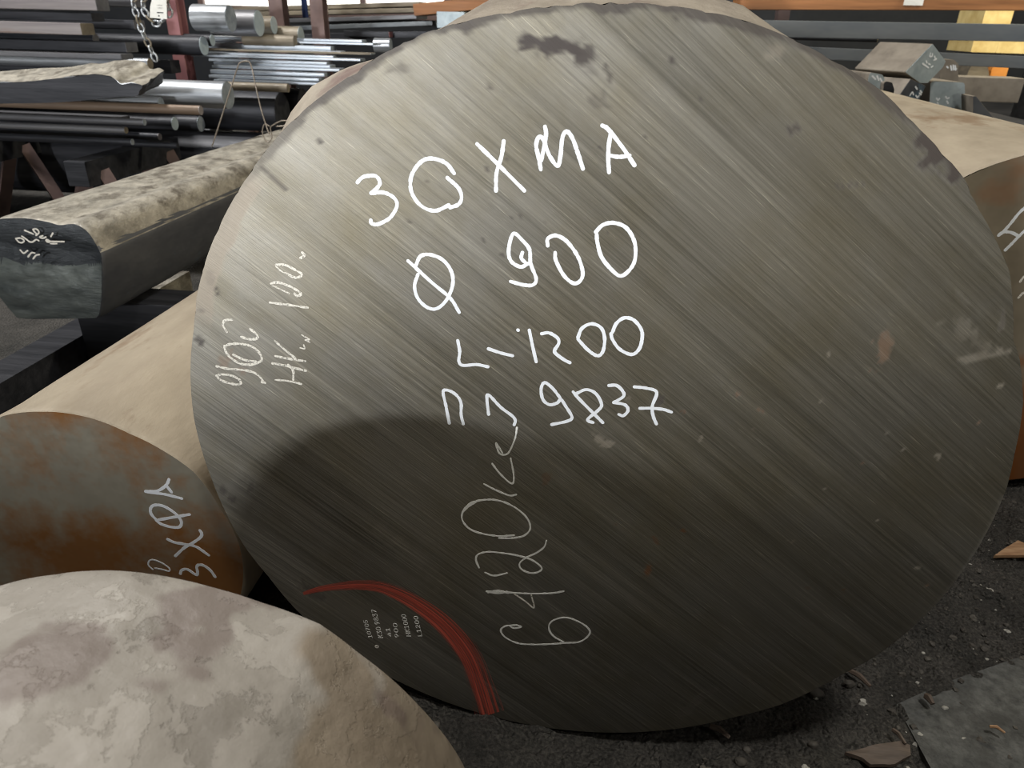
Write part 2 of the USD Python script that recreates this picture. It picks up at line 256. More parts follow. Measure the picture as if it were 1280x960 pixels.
struct('wall_front', bx(-6.2, 6.2, -6.2, -6.0, -.05, 6.6), M_wall)
struct('wall_low_blocker', bx(-4.5, 4.5, -3.05, -2.9, -.05, .69), M_wall, label='added unseen low wall behind the camera, shading the lower face')  # unseen wall added to keep low light off the lower face
struct('ceiling', bx(-6.2, 6.2, -6.2, 8.2, 6.5, 6.7), M_ceiling)
w = UsdGeom.Xform.Define(stage, '/World/window_1'); cdata(w.GetPrim(), kind='structure', label='bright daylit window in the far wall behind the racks')
wa, wb = at(255, 6, 1, 7.97), at(560, 6, 1, 7.97)
part('/World/window_1', 'pane', bx(wa[0], wb[0], 7.95, 7.97, wa[2], 2.3), M_window)
part('/World/window_1', 'frame', cat_(bx(wa[0] - .1, wb[0] + .1, 7.9, 7.99, wa[2] - .1, wa[2]), bx(wa[0] - .1, wb[0] + .1, 7.9, 7.99, 2.3, 2.4), *[bx(x - .03, x + .03, 7.9, 7.99, wa[2], 2.3) for x in np.linspace(wa[0], wb[0], 4)]), M_brownpost)

# ------------------------------------------------------------------ generic round bloom (axis along y)
def radial(tab):
    a = np.array([t[0] for t in tab], float); r = np.array([t[1] for t in tab], float)
    return lambda th: np.interp(np.degrees(th) % 360, np.r_[a - 360, a, a + 360], np.r_[r, r, r])
def body_y(x0, z0, ts, nth, rfun, cap_back=True, cap_front=False, disp=None):
    th = np.linspace(0, 2 * np.pi, nth, endpoint=False); T, TH = np.meshgrid(ts, th, indexing='ij'); Rr = rfun(T, TH)
    V = np.c_[(x0 + Rr * np.cos(TH)).ravel(), T.ravel(), (z0 + Rr * np.sin(TH)).ravel()]
    i, j = np.meshgrid(np.arange(len(ts) - 1), np.arange(nth), indexing='ij'); a, b = (i * nth + j).ravel(), (i * nth + (j + 1) % nth).ravel()
    F = [np.c_[a, a + nth, b + nth], np.c_[a, b + nth, b]]
    k = np.arange(nth)
    if cap_back:
        V = np.vstack([V, [x0, ts[-1], z0]]); o = (len(ts) - 1) * nth; F.append(np.c_[o + (k + 1) % nth, o + k, np.full(nth, len(V) - 1)][:, [1, 0, 2]])
    if cap_front:
        V = np.vstack([V, [x0, ts[0], z0]]); F.append(np.c_[k, (k + 1) % nth, np.full(nth, len(V) - 1)])
    return V, np.vstack(F)
def polar_face(x0, z0, y0, rfun, nr, nth, yfun=None):
    th = np.linspace(0, 2 * np.pi, nth, endpoint=False); rho = np.linspace(0, 1, nr + 1)[1:]
    RH, TH = np.meshgrid(rho, th, indexing='ij'); r = RH * rfun(TH)
    V = np.c_[(x0 + r * np.cos(TH)).ravel(), np.full(r.size, y0), (z0 + r * np.sin(TH)).ravel()]; V = np.vstack([V, [x0, y0, z0]])
    i, j = np.meshgrid(np.arange(nr - 1), np.arange(nth), indexing='ij'); a, b = (i * nth + j).ravel(), (i * nth + (j + 1) % nth).ravel(); k = np.arange(nth)
    F = np.vstack([np.c_[a, b, b + nth], np.c_[a, b + nth, a + nth], np.c_[k, np.full(nth, len(V) - 1), (k + 1) % nth]])
    if yfun is not None: V[:, 1] += yfun(V)
    # outward normal must be -y
    v = V; n = np.cross(v[F[:, 1]] - v[F[:, 0]], v[F[:, 2]] - v[F[:, 0]]); F[n[:, 1] > 0] = F[n[:, 1] > 0][:, [0, 2, 1]]
    return V, F
def ribbons(strokes, y, width, ox, oy, s, depth=.0004, jitter=.25, seed=0, n=6):
    """Chalk strokes drawn in the plane y: strokes in photograph crop units -> union of short capsules -> thin solid."""
    rng = np.random.RandomState(seed); shapes = []
    for st in strokes:
        wd = width
        if isinstance(st, tuple) and isinstance(st[0], (int, float)) and isinstance(st[1], list): wd, st = st
        P = np.array([at(ox + a / s, oy + b / s, 1, y)[[0, 2]] for a, b in st])
        P = spline(P, n)
        if len(P) == 2: P = np.linspace(P[0], P[1], 8)
        for k in range(len(P) - 1):
            shapes.append(LineString([P[k], P[k + 1]]).buffer(wd / 2 * (1 + jitter * (rng.rand() - .5)), quad_segs=3))
    g = unary_union(shapes).simplify(width * .03)
    return [ext_y(p, y - depth, y + .0002) for p in getattr(g, 'geoms', [g])]
def lettering(parent, ms, mat, smooth=30, label=None):
    path = uname(parent, 'chalk_line'); x = UsdGeom.Xform.Define(stage, path); cdata(x.GetPrim(), label=label); ORIG[path] = ORIG[parent]
    for m in ms: part(path, 'chalk_stroke', m, mat, smooth)

# ------------------------------------------------------------------ the big billet
RIM = [(1, .4), (6, -2.3), (14, -2.5), (20, -6), (23, -10), (27, -6), (32, -.9), (41, -2.8), (45, .5), (53, -1.1), (59, 1.8), (65, 1), (76, 1.8), (91, -1.2), (101, -1.9), (112, 2), (122, -.9), (130, .6), (142, -.9), (153, -.5),
       (159, -1.1), (164, -3.4), (170, -1.3), (179, .7), (190, .1), (203, 3.1), (210, .9), (218, 4.5), (255, -.6), (260, -1), (270, -1), (280, -1), (291, -1), (301, -2), (309, 1.8), (321, .2), (327, 4), (339, 3.8), (351, 1.6)]
rim0 = radial([(a, .45 + o / 1000) for a, o in RIM])
def rim(th):
    p = np.stack([np.cos(th) * 40, np.sin(th) * 40, np.zeros_like(th)], -1)
    top = np.clip(np.sin(th), 0, 1)
    return rim0(th) - (.0035 * np.clip(fbm(p, 3, 2) - .5, 0, 1) * 2) * top
BULGE = radial([(0, .450), (55, .446), (66, .452), (71, .459), (75, .4675), (90, .468), (104, .467), (109, .458), (113, .446), (117, .449), (121, .461), (125, .469), (129, .475), (133, .473), (140, .457), (150, .448), (200, .449), (235, .449), (270, .449), (330, .449)])
def big_r(T, TH):
    s = np.clip(T / .09, 0, 1); s = s * s * (3 - 2 * s)
    p = np.stack([np.cos(TH) * 7, np.sin(TH) * 7, T * 7], -1)
    return rim(TH) * (1 - s) + s * (BULGE(TH) + .006 * (fbm(p, 4, 11) - .5)) - .004 * np.exp(-T / .004) * 0
big = thing('steel_billet', 'largest round steel billet with chalked grade and size on its sawn face', 'steel billet', (0, 0, 0))
ts = np.r_[np.linspace(0, .12, 13), np.linspace(.16, 1.2, 34)]
part(big, 'body', body_y(0, .45, ts, 360, big_r), M_forged, True)
FV, FF = polar_face(0, .45, 0.0, rim, 150, 600)
# wear on the face: r = dark scars and smudges, g = rust flecks, b = pale unsawn scale
wear = np.zeros((len(FV), 3)); fp = np.stack([FV[:, 0], FV[:, 2], np.zeros(len(FV))], -1); nz = fbm(fp * 90, 4, 21); nz2 = fbm(fp * 35, 4, 31)
def stain(ch, pts, w_px, strength, rag=.9, nzz=None):
    P = [at(x, y, 1, 0)[[0, 2]] for x, y in pts]; ls = LineString(P) if len(P) > 1 else Point(P[0]); from shapely import distance, points
    d = distance(ls, points(FV[:, [0, 2]])) * 1000; q = nz if nzz is None else nzz
    m = np.clip((w_px * (1 + rag * (q - .5) * 4) - d) / (w_px * .5), 0, 1) * strength; wear[:, ch] = np.maximum(wear[:, ch], m)
stain(0, [(655, 50), (675, 55), (700, 58), (712, 62)], 8, .95); stain(0, [(712, 62), (724, 70), (727, 76)], 5, .9); stain(0, [(738, 62), (740, 70)], 3.5, .8)
stain(0, [(757, 82), (763, 100)], 1.5, .6); stain(0, [(838, 74), (842, 80)], 2, .8); stain(0, [(981, 168), (986, 160), (990, 168), (994, 158), (1000, 164)], 2.6, .8, 1.0); stain(0, [(1160, 182), (1178, 196), (1194, 214)], 11, .9); 
stain(0, [(1040, 234), (1080, 230)], 2, .6); stain(0, [(1142, 256), (1143, 257)], 2, .7); stain(0, [(1252, 390), (1254, 410)], 2, .55); stain(0, [(1195, 365), (1213, 382)], 2, .35)
stain(0, [(327, 208), (345, 225), (357, 236)], 2.2, .6); stain(0, [(398, 173), (401, 178)], 2, .8); stain(0, [(262, 345), (265, 352)], 2.5, .9); stain(0, [(247, 387), (252, 390)], 3, .7); stain(0, [(246, 425), (250, 428)], 4, .8); stain(0, [(270, 362), (273, 366)], 2, .7)
stain(0, [(585, 30), (586, 36)], 3, .8); stain(0, [(842, 12), (840, 28)], 2, .8); stain(0, [(845, 120), (848, 200), (850, 260)], 1.0, .0)
stain(0, [(280, 610), (290, 622)], 5, .6); stain(0, [(310, 612), (316, 606)], 6, .5); stain(0, [(380, 730), (395, 745)], 8, .5); stain(0, [(890, 860), (868, 880), (850, 895)], 6, .5)
stain(0, [(820, 505), (826, 500)], 4, .7); stain(0, [(748, 528), (752, 530)], 4, .8); stain(0, [(476, 90), (500, 88)], 7, .35); stain(0, [(720, 85), (740, 90)], 4, .25, 1.2); stain(0, [(745, 130), (760, 132)], 7, .35, 1.3)
for q in range(26):
    x, y = 420 + 500 * np.random.rand(), 90 + 250 * np.random.rand(); stain(0, [(x, y), (x + 2, y + 3)], 1.1, .6)
a_ = np.degrees(np.arctan2(FV[:, 2] - .45, FV[:, 0])) % 360; e_ = (rim(np.radians(a_)) - np.hypot(FV[:, 0], FV[:, 2] - .45)) * 1000
wear[:, 0] = np.maximum(wear[:, 0], np.clip((6.5 * nz2 * 2 - e_) / 3, 0, 1) * np.clip((a_ - 40) / 15, 0, 1) * np.clip((150 - a_) / 25, 0, 1) * .75)
wear[:, 0] = np.maximum(wear[:, 0], np.clip((3.2 - e_) / 1.5, 0, 1) * np.clip((a_ - 300) / 20, 0, 1) * .5)
wear[:, 2] = np.maximum(wear[:, 2], np.clip((20 * (1 + .5 * (nz2 - .5)) - e_) / 3, 0, 1) * np.clip((a_ - 138) / 3, 0, 1) * np.clip((164 - a_) / 5, 0, 1) * .8)
for pts, ww, s in ((((1108, 425), (1104, 455)), 6, .45), (((812, 708), (809, 724)), 3.5, .8), (((770, 655),), 2, .3), (((680, 605),), 7, .35), (((663, 641),), 6, .35), (((855, 664),), 2, .8), (((815, 670), (822, 680)), 2, .5), (((695, 300),), 5, .12),
                   (((838, 396),), 4, .3), (((300, 455),), 8, .3), (((280, 445),), 8, .25), (((950, 512), (955, 515)), 2, .5), (((1010, 735),), 2, .3)): stain(1, pts, ww, s, 1.3)
for pts, ww, s in ((((745, 548), (775, 556)), 4, .5), (((735, 525), (740, 545)), 4, .25), (((1172, 570), (1174, 576)), 1.2, .5), (((1200, 450), (1240, 445), (1265, 440)), 3, .35), (((1195, 400), (1230, 430)), 8, .18),
                   (((965, 60), (968, 68)), 6, .35, ), (((470, 660), (520, 700), (560, 735)), 10, .10)): stain(2, pts, ww, s, 1.3)
for q in range(34):
    x, y = 760 + 500 * np.random.rand(), 380 + 380 * np.random.rand(); stain(2 if q % 3 else 1, [(x, y), (x + 3 * np.random.randn(), y + 3 * np.random.randn())], 1.3, .5, 1.2)

part(big, 'sawn_face', (FV, FF), M_sawn, False, 'grey sawn face with diagonal saw lines', prim={'wear': wear})
A = (420, 130, 2.909); B = (420, 370, 2.909); Cc = (560, 590, 4.0); D = (240, 280, 4.365)
lettering(big, ribbons([
    [(78, 285), (92, 270), (110, 262), (145, 262), (160, 285), (150, 305), (128, 324)], [(128, 324), (175, 322), (212, 342), (222, 370), (200, 410), (170, 430), (145, 438), (128, 432), (127, 422)],
    [(430, 252), (400, 215), (350, 198), (310, 210), (275, 260), (275, 320), (310, 370), (360, 388), (410, 368)], [(405, 268), (445, 305), (457, 340), (445, 365), (415, 376)],
    [(513, 145), (580, 210), (685, 315)], [(610, 135), (602, 190), (584, 250), (582, 315)],
    [(745, 238), (738, 200), (728, 150), (738, 120), (755, 130), (775, 185), (805, 225), (816, 190), (824, 120), (840, 100), (860, 125), (880, 180), (898, 235)], [(760, 82), (764, 110), (756, 160), (746, 205)],
    [(1000, 100), (992, 150), (990, 200), (993, 248)], [(968, 78), (990, 92), (1040, 155), (1085, 222)], [(995, 187), (1030, 192), (1068, 187)]],
    0, .0037, *A, seed=1), M_chalk, 30, 'white chalk reading 30XMA')
lettering(big, ribbons([
    [(298, 620), (286, 660), (297, 705), (330, 738), (365, 744), (400, 715), (424, 660), (420, 610), (390, 568), (345, 548), (308, 553), (290, 588)], [(262, 570), (350, 650), (415, 705), (448, 757)],
    [(678, 540), (674, 560), (690, 578)], [(698, 580), (672, 592), (640, 575), (628, 545), (633, 500), (648, 470), (680, 498), (704, 530), (708, 580), (728, 635), (715, 658), (680, 657), (635, 645)],
    [(770, 515), (770, 490), (800, 478), (840, 500), (880, 555), (897, 610), (890, 640), (865, 652), (830, 625), (800, 570), (797, 540)],
    [(945, 465), (970, 440), (1010, 432), (1055, 450), (1085, 500), (1088, 560), (1070, 600), (1035, 625), (1000, 600), (965, 555), (950, 500), (948, 475)]],
    0, .0037, *A, seed=2), M_chalk, 30, 'white chalk reading diameter sign and 900')
lettering(big, ribbons([
    [(443, 860), (450, 900), (447, 935), (462, 950), (510, 947), (552, 955)], [(555, 890), (600, 905), (642, 915)], [(661, 821), (663, 823)], [(703, 822), (715, 880), (728, 937)],
    [(748, 835), (775, 832), (805, 850), (810, 870), (795, 895), (800, 908), (830, 930), (850, 940)],
    [(880, 848), (895, 815), (930, 799), (965, 815), (977, 855), (970, 900), (950, 915), (915, 893), (880, 855)],
    [(1005, 830), (1020, 797), (1050, 777), (1085, 787), (1112, 825), (1110, 870), (1095, 900), (1070, 910), (1030, 890), (1005, 855), (1000, 835)]],
    0, .0035, *A, seed=3), M_chalk, 30, 'white chalk reading L-1200')
lettering(big, ribbons([
    [(412, 462), (400, 400), (390, 347), (412, 344), (440, 362), (455, 390), (455, 430), (463, 465)], [(555, 430), (549, 375), (556, 360), (600, 405), (640, 435), (652, 452), (648, 468)],
    [(815, 370), (790, 338), (762, 315), (749, 325), (746, 350), (755, 380), (778, 395), (805, 388), (818, 376), (835, 400), (858, 440), (840, 455), (785, 467)],
    [(862, 348), (885, 375), (930, 420), (955, 445), (970, 460)], [(875, 354), (910, 340), (945, 355), (966, 395), (950, 418), (925, 438), (915, 452), (935, 460)],
    [(992, 325), (1020, 325), (1042, 345), (1045, 365), (1010, 387)], [(1010, 387), (1050, 395), (1062, 415), (1045, 435), (1028, 430)],
    [(1085, 330), (1130, 335), (1166, 350), (1150, 400), (1153, 435), (1165, 465)], [(1105, 408), (1150, 408), (1190, 412), (1220, 422)]],
    0, .0034, *B, seed=4), M_chalk, 30, 'white chalk reading PL 9837 in Cyrillic')
lettering(big, ribbons([
    [(325, 330), (380, 318), (411, 282), (395, 230), (340, 180), (270, 147), (200, 138), (120, 152), (76, 195), (72, 240), (110, 285), (180, 310), (260, 320), (330, 316)], [(255, 329), (300, 331), (335, 329)], [(85, 185), (110, 160), (150, 143)], [(80, 195), (105, 170), (140, 150)],
    [(155, 478), (140, 440), (150, 412), (200, 399), (280, 406), (350, 418), (420, 440), (468, 478), (450, 500), (410, 504), (367, 485), (358, 457), (390, 428), (440, 405), (480, 375), (492, 342)], [(185, 502), (230, 518), (295, 505)],
    [(192, 597), (300, 602), (420, 608), (520, 605), (578, 596)], [(200, 603), (250, 592), (300, 606)], [(205, 600), (255, 606), (295, 598)],
    [(365, 772), (340, 765), (310, 769), (332, 781), (365, 775)], [(335, 766), (290, 769), (264, 790), (285, 825), (350, 856), (430, 862), (520, 860), (580, 855), (660, 848), (708, 808), (695, 775), (640, 742), (580, 727), (520, 745), (504, 778), (525, 818), (580, 852)]],
    0, .0021, *Cc, seed=5, jitter=.5), M_thin, 30, 'thin chalk figures 6420 running up the face')
lettering(big, ribbons([
    [(658, 478), (650, 520), (625, 572), (595, 572), (582, 535), (605, 570)], [(568, 610), (600, 650), (640, 682), (646, 650), (635, 590)], [(538, 683), (580, 705), (630, 725), (655, 722)]],
    0, .0019, *B, seed=6, jitter=.5), M_thin, 30, 'thin chalk kilogram mark running up the face')
lettering(big, ribbons([[(330, 608), (385, 645), (430, 678), (415, 610)]], 0, .0018, *Cc, seed=7), M_faint, 30)
lettering(big, ribbons([
    [(135, 828), (165, 820), (220, 828), (262, 852), (262, 874), (220, 872), (160, 852), (135, 828)], [(135, 776), (200, 790), (270, 795), (330, 807), (370, 832), (392, 865)], [(380, 862), (398, 866)],
    [(178, 665), (185, 695), (215, 732), (270, 763), (330, 765), (380, 742), (365, 698), (320, 665), (260, 653), (200, 657), (178, 672)], [(225, 712), (290, 742), (350, 748)],
    [(220, 522), (182, 525), (170, 550), (190, 588)], [(268, 615), (310, 628), (352, 625), (356, 605), (318, 572)]],
    0, .0026, *D, seed=8, jitter=.6), M_faint, 30, 'rubbed chalk figures 900 by the left rim')
lettering(big, ribbons([
    [(455, 850), (520, 855), (595, 872)], [(440, 760), (490, 768), (560, 785), (620, 800)], [(525, 768), (552, 800), (553, 850)], [(455, 720), (530, 735), (620, 748)], [(450, 635), (500, 680), (572, 738)],
    (.0015, [(590, 675), (615, 680), (610, 660)]), (.0015, [(600, 605), (640, 630), (618, 632), (645, 645)]),
    [(425, 428), (520, 440), (632, 456)], [(430, 325), (470, 318), (540, 342), (595, 378), (575, 392), (560, 380)], (.0015, [(440, 335), (475, 352), (530, 378)]),
    [(460, 222), (505, 222), (555, 245), (602, 275), (570, 292), (530, 280)], (.0015, [(460, 232), (490, 258), (540, 278)]), [(602, 155), (615, 170), (593, 185)]],
    0, .0024, *D, seed=9, jitter=.6), M_faint, 30, 'rubbed chalk letters and 100 by the left rim')
# red arc, brushed on in several passes
arcc = spline([(372, 745), (385, 740), (405, 735), (430, 732), (455, 731), (482, 735), (520, 753), (558, 782), (587, 819), (603, 860), (613, 893)], 8)
wpx = np.interp(np.linspace(0, 1, len(arcc)), [0, .1, .3, .5, .7, 1], [3, 7, 13, 18, 28, 38])
tg = np.gradient(arcc, axis=0); tg /= np.linalg.norm(tg, axis=1, keepdims=True); nn = np.c_[-tg[:, 1], tg[:, 0]]
RV, RB = [], []
uu = np.linspace(-.5, .5, 25); Ls = np.linspace(0, 1, len(arcc))
for k in range(len(arcc)):
    for u in uu:
        q = arcc[k] + nn[k] * u * wpx[k] ; P = at(q[0], q[1], 1, -.00035); RV.append(P)
        edge = 1 - abs(u) * 2; RB.append((u, Ls[k] * 3, .22 * min(1, edge * 2.2) - .05 * (u < -.1) - (.25 if k < 5 else 0)))
nu = len(uu); RF = []
for k in range(len(arcc) - 1):
    for j in range(nu - 1): a = k * nu + j; RF += [[a, a + 1, a + nu + 1], [a, a + nu + 1, a + nu]]
part(big, 'paint_arc', (np.array(RV), np.array(RF)), M_red, False, 'red brushed paint arc low on the face', prim={'brush': RB})
# stamped marks, rows reading upwards
def stamped(txt, p0, p1, hpx):
    a, b = at(*p0, 1, 0)[[0, 2]], at(*p1, 1, 0)[[0, 2]]; m = meshkit.text_mesh(txt, 1.0, .06); L = m.bounds[1][0]; u = (b - a); ln = np.linalg.norm(u); u /= ln; h = hpx / 1180.0
    v_ = np.array([-u[1], u[0]]); x = m.vertices[:, 0] / L * ln; y = m.vertices[:, 1] * h
    P = a + x[:, None] * u + y[:, None] * v_
    return trimesh.Trimesh(np.c_[P[:, 0], -.0004 * (m.vertices[:, 2] > .01) + .0001, P[:, 1]], m.faces, process=False)
part(big, 'stamped_marks', cat_(stamped('10705', (466, 798), (459, 775), 7), stamped('\u041a30 9837', (479, 798), (470, 762), 8), stamped('41', (490, 796), (487, 785), 7), stamped('900', (499, 798), (496, 779), 6.5),
     stamped('\u041d\u041a1000', (514, 796), (507, 768), 7.5), stamped('L1200', (528, 796), (522, 770), 7)), M_thin, False, 'small stamped rows of figures below the red arc')
part(big, 'punch_mark', ext_y(Point(*at(471, 808, 1, 0)[[0, 2]]).buffer(.0028), -.0006, .0002), M_faint, 30)

# ------------------------------------------------------------------ rusty round bar on the left
LX, LZ, LR, LY = -.66, .213, .2135, .042
lrad = radial([(-15, .2125), (8, .2145), (23, .2125), (40, .2185), (52, .214), (65, .2105), (78, .213), (98, .2142), (113, .218), (150, .2135), (250, .213)])
def l_r(T, TH):
    p = np.stack([np.cos(TH) * 5, np.sin(TH) * 5, T * 5], -1); s = np.clip((T - LY) / .05, 0, 1)
    return lrad(TH) * (1 - s) + s * (.2135 + .004 * (fbm(p, 4, 41) - .5)) - .003 * np.exp(-(T - LY) / .003)
rb = thing('steel_bar', 'rusty-faced round steel bar left of the big billet, chalked with letters', 'steel bar', (LX, LY, 0))
part(rb, 'body', body_y(LX, LZ, np.r_[LY, LY + .002, LY + .005, LY + .012, np.linspace(LY + .03, 2.2, 60)], 200, l_r), M_forged_tan, True)
part(rb, 'sawn_face', polar_face(LX, LZ, LY, lambda th: lrad(th) - .003, 20, 200), M_rustface, False, 'grey sawn face with orange rust patches')
E6 = (160, 570, 5.647)
lettering(rb, ribbons([[(380, 300), (260, 270), (125, 250), (210, 245), (270, 205), (290, 165)], [(268, 205), (292, 235), (308, 255)],
    [(200, 450), (165, 410), (160, 370), (185, 347), (240, 350), (300, 380), (355, 425), (378, 470), (360, 502), (300, 500), (235, 480), (200, 455)], [(205, 452), (320, 432), (435, 412)],
    [(280, 588), (330, 610), (400, 622), (480, 640), (570, 700)], [(335, 705), (400, 645), (470, 605), (515, 570), (520, 545), (508, 525)],
    [(615, 852), (585, 810), (540, 775), (500, 768), (485, 785), (492, 820), (480, 838), (420, 800), (380, 805), (370, 830)],
    (.0022, [(175, 800), (145, 770), (150, 740), (180, 732), (240, 755), (290, 790), (290, 812), (240, 800), (190, 790)])],
    LY, .0042, *E6, seed=11), M_chalk, 30, 'white chalk letters reading up the face')

# ------------------------------------------------------------------ flaky round bar at the front left
NX, NZ, NY = -.312, .258, -.31
nrad = radial([(22, .2577), (35, .2567), (51, .2586), (59, .2632), (69, .258), (78, .2568), (88, .2578), (97, .2584), (106, .2568), (118, .2597), (180, .258), (270, .258)])
def n_q(T, TH):
    p = np.stack([.26 * np.cos(TH), .26 * np.sin(TH), T], -1); w = np.stack([fbm(p * 7, 3, 3), fbm(p * 7 + 5, 3, 4), fbm(p * 7 + 9, 3, 6)], -1) - .5
    q = fbm(p * 8 + 2.2 * w, 5, 51) * 8; f = np.floor(q); e = np.clip((q - f) / .45, 0, 1); return (f + e) / 8, p
def n_r(T, TH):
    q, p = n_q(T, TH); back = np.clip((NY - T) / .012, 0, 1)
    return nrad(TH) + (.0060 * (q - .54) + .005 * (fbm(p * 30, 4, 77) - .5)) * (.2 + .8 * back) - .004 * np.exp(-(NY - T) / .004)
nb = thing('steel_bar', 'grey flaky-skinned round steel bar cut off by the bottom left corner', 'steel bar', (NX, NY, 0))
tsn = np.r_[np.linspace(-.98, -.62, 90), np.linspace(-.617, -.313, 110), -.3115, -.31]
NV, NF = body_y(NX, NZ, tsn, 560, n_r, cap_back=True, cap_front=True)
na = np.degrees(np.arctan2(NV[:, 2] - NZ, NV[:, 0] - NX)); nq_, np_ = n_q(NV[:, 1], np.radians(na)); nl = fbm(np_ * 9, 4, 13); nf = fbm(np_ * 34, 4, 17)
wv = np.zeros((len(NV), 3)); wv[:, 0] = np.clip(.5 + (nq_ - .54) * 3.2 + (nf - .5) * .8, 0, 1)
wv[:, 1] = .8 * np.clip((52 + 55 * (nl - .5) - na) / 3, 0, 1) * np.clip((na + 80) / 30, 0, 1); wv[:, 2] = np.clip((fbm(np_ * 15, 4, 23) - .58) / .05, 0, 1) * .6
part(nb, 'body', (NV, NF), M_flaky, True, prim={'flake': wv})

# ------------------------------------------------------------------ round bar on the right
RX, RR_, RY = .857, .355, .75
def r_r(T, TH):
    p = np.stack([np.cos(TH) * 4, np.sin(TH) * 4, T * 4], -1); return RR_ + .004 * (fbm(p, 4, 61) - .5) - .004 * np.exp(-(T - RY) / .003)
rr = thing('steel_bar', 'thick tan round steel bar right of the big billet, face cut off by the frame', 'steel bar', (RX, RY, 0))
part(rr, 'body', body_y(RX, RR_, np.r_[RY, RY + .002, RY + .005, RY + .012, np.linspace(RY + .03, 2.05, 50)], 220, r_r), M_forged_tan, True)
RFV, RFF = polar_face(RX, RR_, RY, lambda th: np.full_like(th, RR_ - .0045), 60, 200); rn = fbm(np.c_[RFV[:, 0] * 12, RFV[:, 2] * 12, 0 * RFV[:, 0]], 4, 8)
rw = np.zeros((len(RFV), 3)); rw[:, 1] = np.clip((.30 + .16 * (rn - .5) - RFV[:, 2]) / .06, 0, 1) * .9 + .35 * np.clip((rn - .55) / .1, 0, 1)
part(rr, 'sawn_face', (RFV, RFF), M_brownface, False, 'brown grey sawn face, orange with rust low down', prim={'wear': np.clip(rw, 0, 1)})
F2 = (1220, 240, 12.0)
lettering(rr, ribbons([[(340, 650), (410, 595), (520, 470), (640, 320), (760, 210), (860, 120)], [(440, 870), (540, 770), (640, 665), (730, 580), (860, 470)], [(345, 635), (420, 600), (520, 605), (600, 640), (630, 665)]],
    RY, .0055, *F2, seed=13), M_chalk, 30, 'white chalk letter on the brown face')
lettering(rr, ribbons([[(1275, 352), (1280, 346), (1288, 344)], [(1273, 372), (1280, 366), (1290, 370)]], RY, .004, 0, 0, 1, seed=14), M_faint, 30)

# ------------------------------------------------------------------ square billet on the left
BY = .80
bout = [(-14, 290), (-6, 276), (0, 271.5), (20, 270.5), (34, 271), (50, 273.5), (62, 276), (75, 279.5), (90, 278), (98, 279.5), (110, 287), (119, 299), (126, 312), (129, 322), (129.5, 352), (128, 380), (124, 397), (110, 399.5), (60, 400), (24, 399.5), (16, 394), (4, 380), (-6, 366), (-14, 350)]
Bp = np.array([at(x, y, 1, BY)[[0, 2]] for x, y in bout])
bpoly = Polygon(Bp); bc = np.array(bpoly.centroid.coords[0])
bsec = spline(np.vstack([Bp, Bp[:1]]), 5)[:-1]
sb = thing('square_billet', 'square grey steel billet with torn end, pale scaly top, left of the bars', 'steel billet', (bc[0], BY, Bp[:, 1].min()))
tsb = np.r_[BY, BY + .004, BY + .012, np.linspace(BY + .04, 2.35, 50)]
BV = []
for t in tsb:
    s = 1 - .03 * math.exp(-(t - BY) / .005); q = bc + (bsec - bc) * s; p3 = np.c_[q * 9, np.full(len(q), t * 9)]
    q = q + (q - bc) / np.linalg.norm(q - bc, axis=1, keepdims=True) * (.006 * (fbm(p3, 4, 71) - .5))[:, None]; BV.append(np.c_[q[:, 0], np.full(len(q), t), q[:, 1]])
nb_ = len(bsec); BV = np.vstack(BV); ii, jj = np.meshgrid(np.arange(len(tsb) - 1), np.arange(nb_), indexing='ij'); a, b = (ii * nb_ + jj).ravel(), (ii * nb_ + (jj + 1) % nb_).ravel()
BF = np.vstack([np.c_[a, a + nb_, b + nb_], np.c_[a, b + nb_, b]])
sgn = trimesh.Trimesh(BV, BF, process=False); cen = sgn.triangles_center
if ((sgn.face_normals[:, [0, 2]] * (cen[:, [0, 2]] - bc)).sum(1)).mean() < 0: BF = BF[:, [0, 2, 1]]
sgn = trimesh.Trimesh(BV, BF, process=False)
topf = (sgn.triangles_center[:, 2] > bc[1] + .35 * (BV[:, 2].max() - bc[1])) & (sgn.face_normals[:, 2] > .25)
def sub(V, F):
    u, inv = np.unique(F, return_inverse=True); return V[u], inv.reshape(-1, 3)
part(sb, 'body', sub(BV, BF[~topf]), M_billet_side, True); part(sb, 'pale_top', sub(BV, BF[topf]), M_billet_top, True, 'pale scaly top')
# torn end: a grid inside the outline, recessed and lumpy; the upper band is a dark tear
sc = np.linspace(0, 1, 26)[1:]; EV = [np.r_[bc[0], BY - .006, bc[1]]]; EF = []
for q in sc:
    for P in bsec:
        x, z = bc + (P - bc) * q * .97; lump = .014 * (fbm(np.array([x * 14, z * 30, 3.0]), 4, 81) - .5) * (1 - q ** 6)
        dent = .018 * math.exp(-((z - (bc[1] + .045)) / .03) ** 2) * (1 - q ** 8)
        EV.append(np.r_[x, BY - .006 * (1 - q ** 4) + lump + dent, z])
EV = np.array(EV)
for j in range(nb_): EF.append([0, 1 + j, 1 + (j + 1) % nb_])
for i in range(len(sc) - 1):
    for j in range(nb_): a, b = 1 + i * nb_ + j, 1 + i * nb_ + (j + 1) % nb_; EF += [[a, a + nb_, b + nb_], [a, b + nb_, b]]
EF = np.array(EF); nrm = np.cross(EV[EF[:, 1]] - EV[EF[:, 0]], EV[EF[:, 2]] - EV[EF[:, 0]]); EF[nrm[:, 1] > 0] = EF[nrm[:, 1] > 0][:, [0, 2, 1]]
ez = EV[EF].mean(1)[:, 2] + .02 * (noise(EV[EF].mean(1) * 30, 4) - .5); up_ = ez > bc[1] + .018
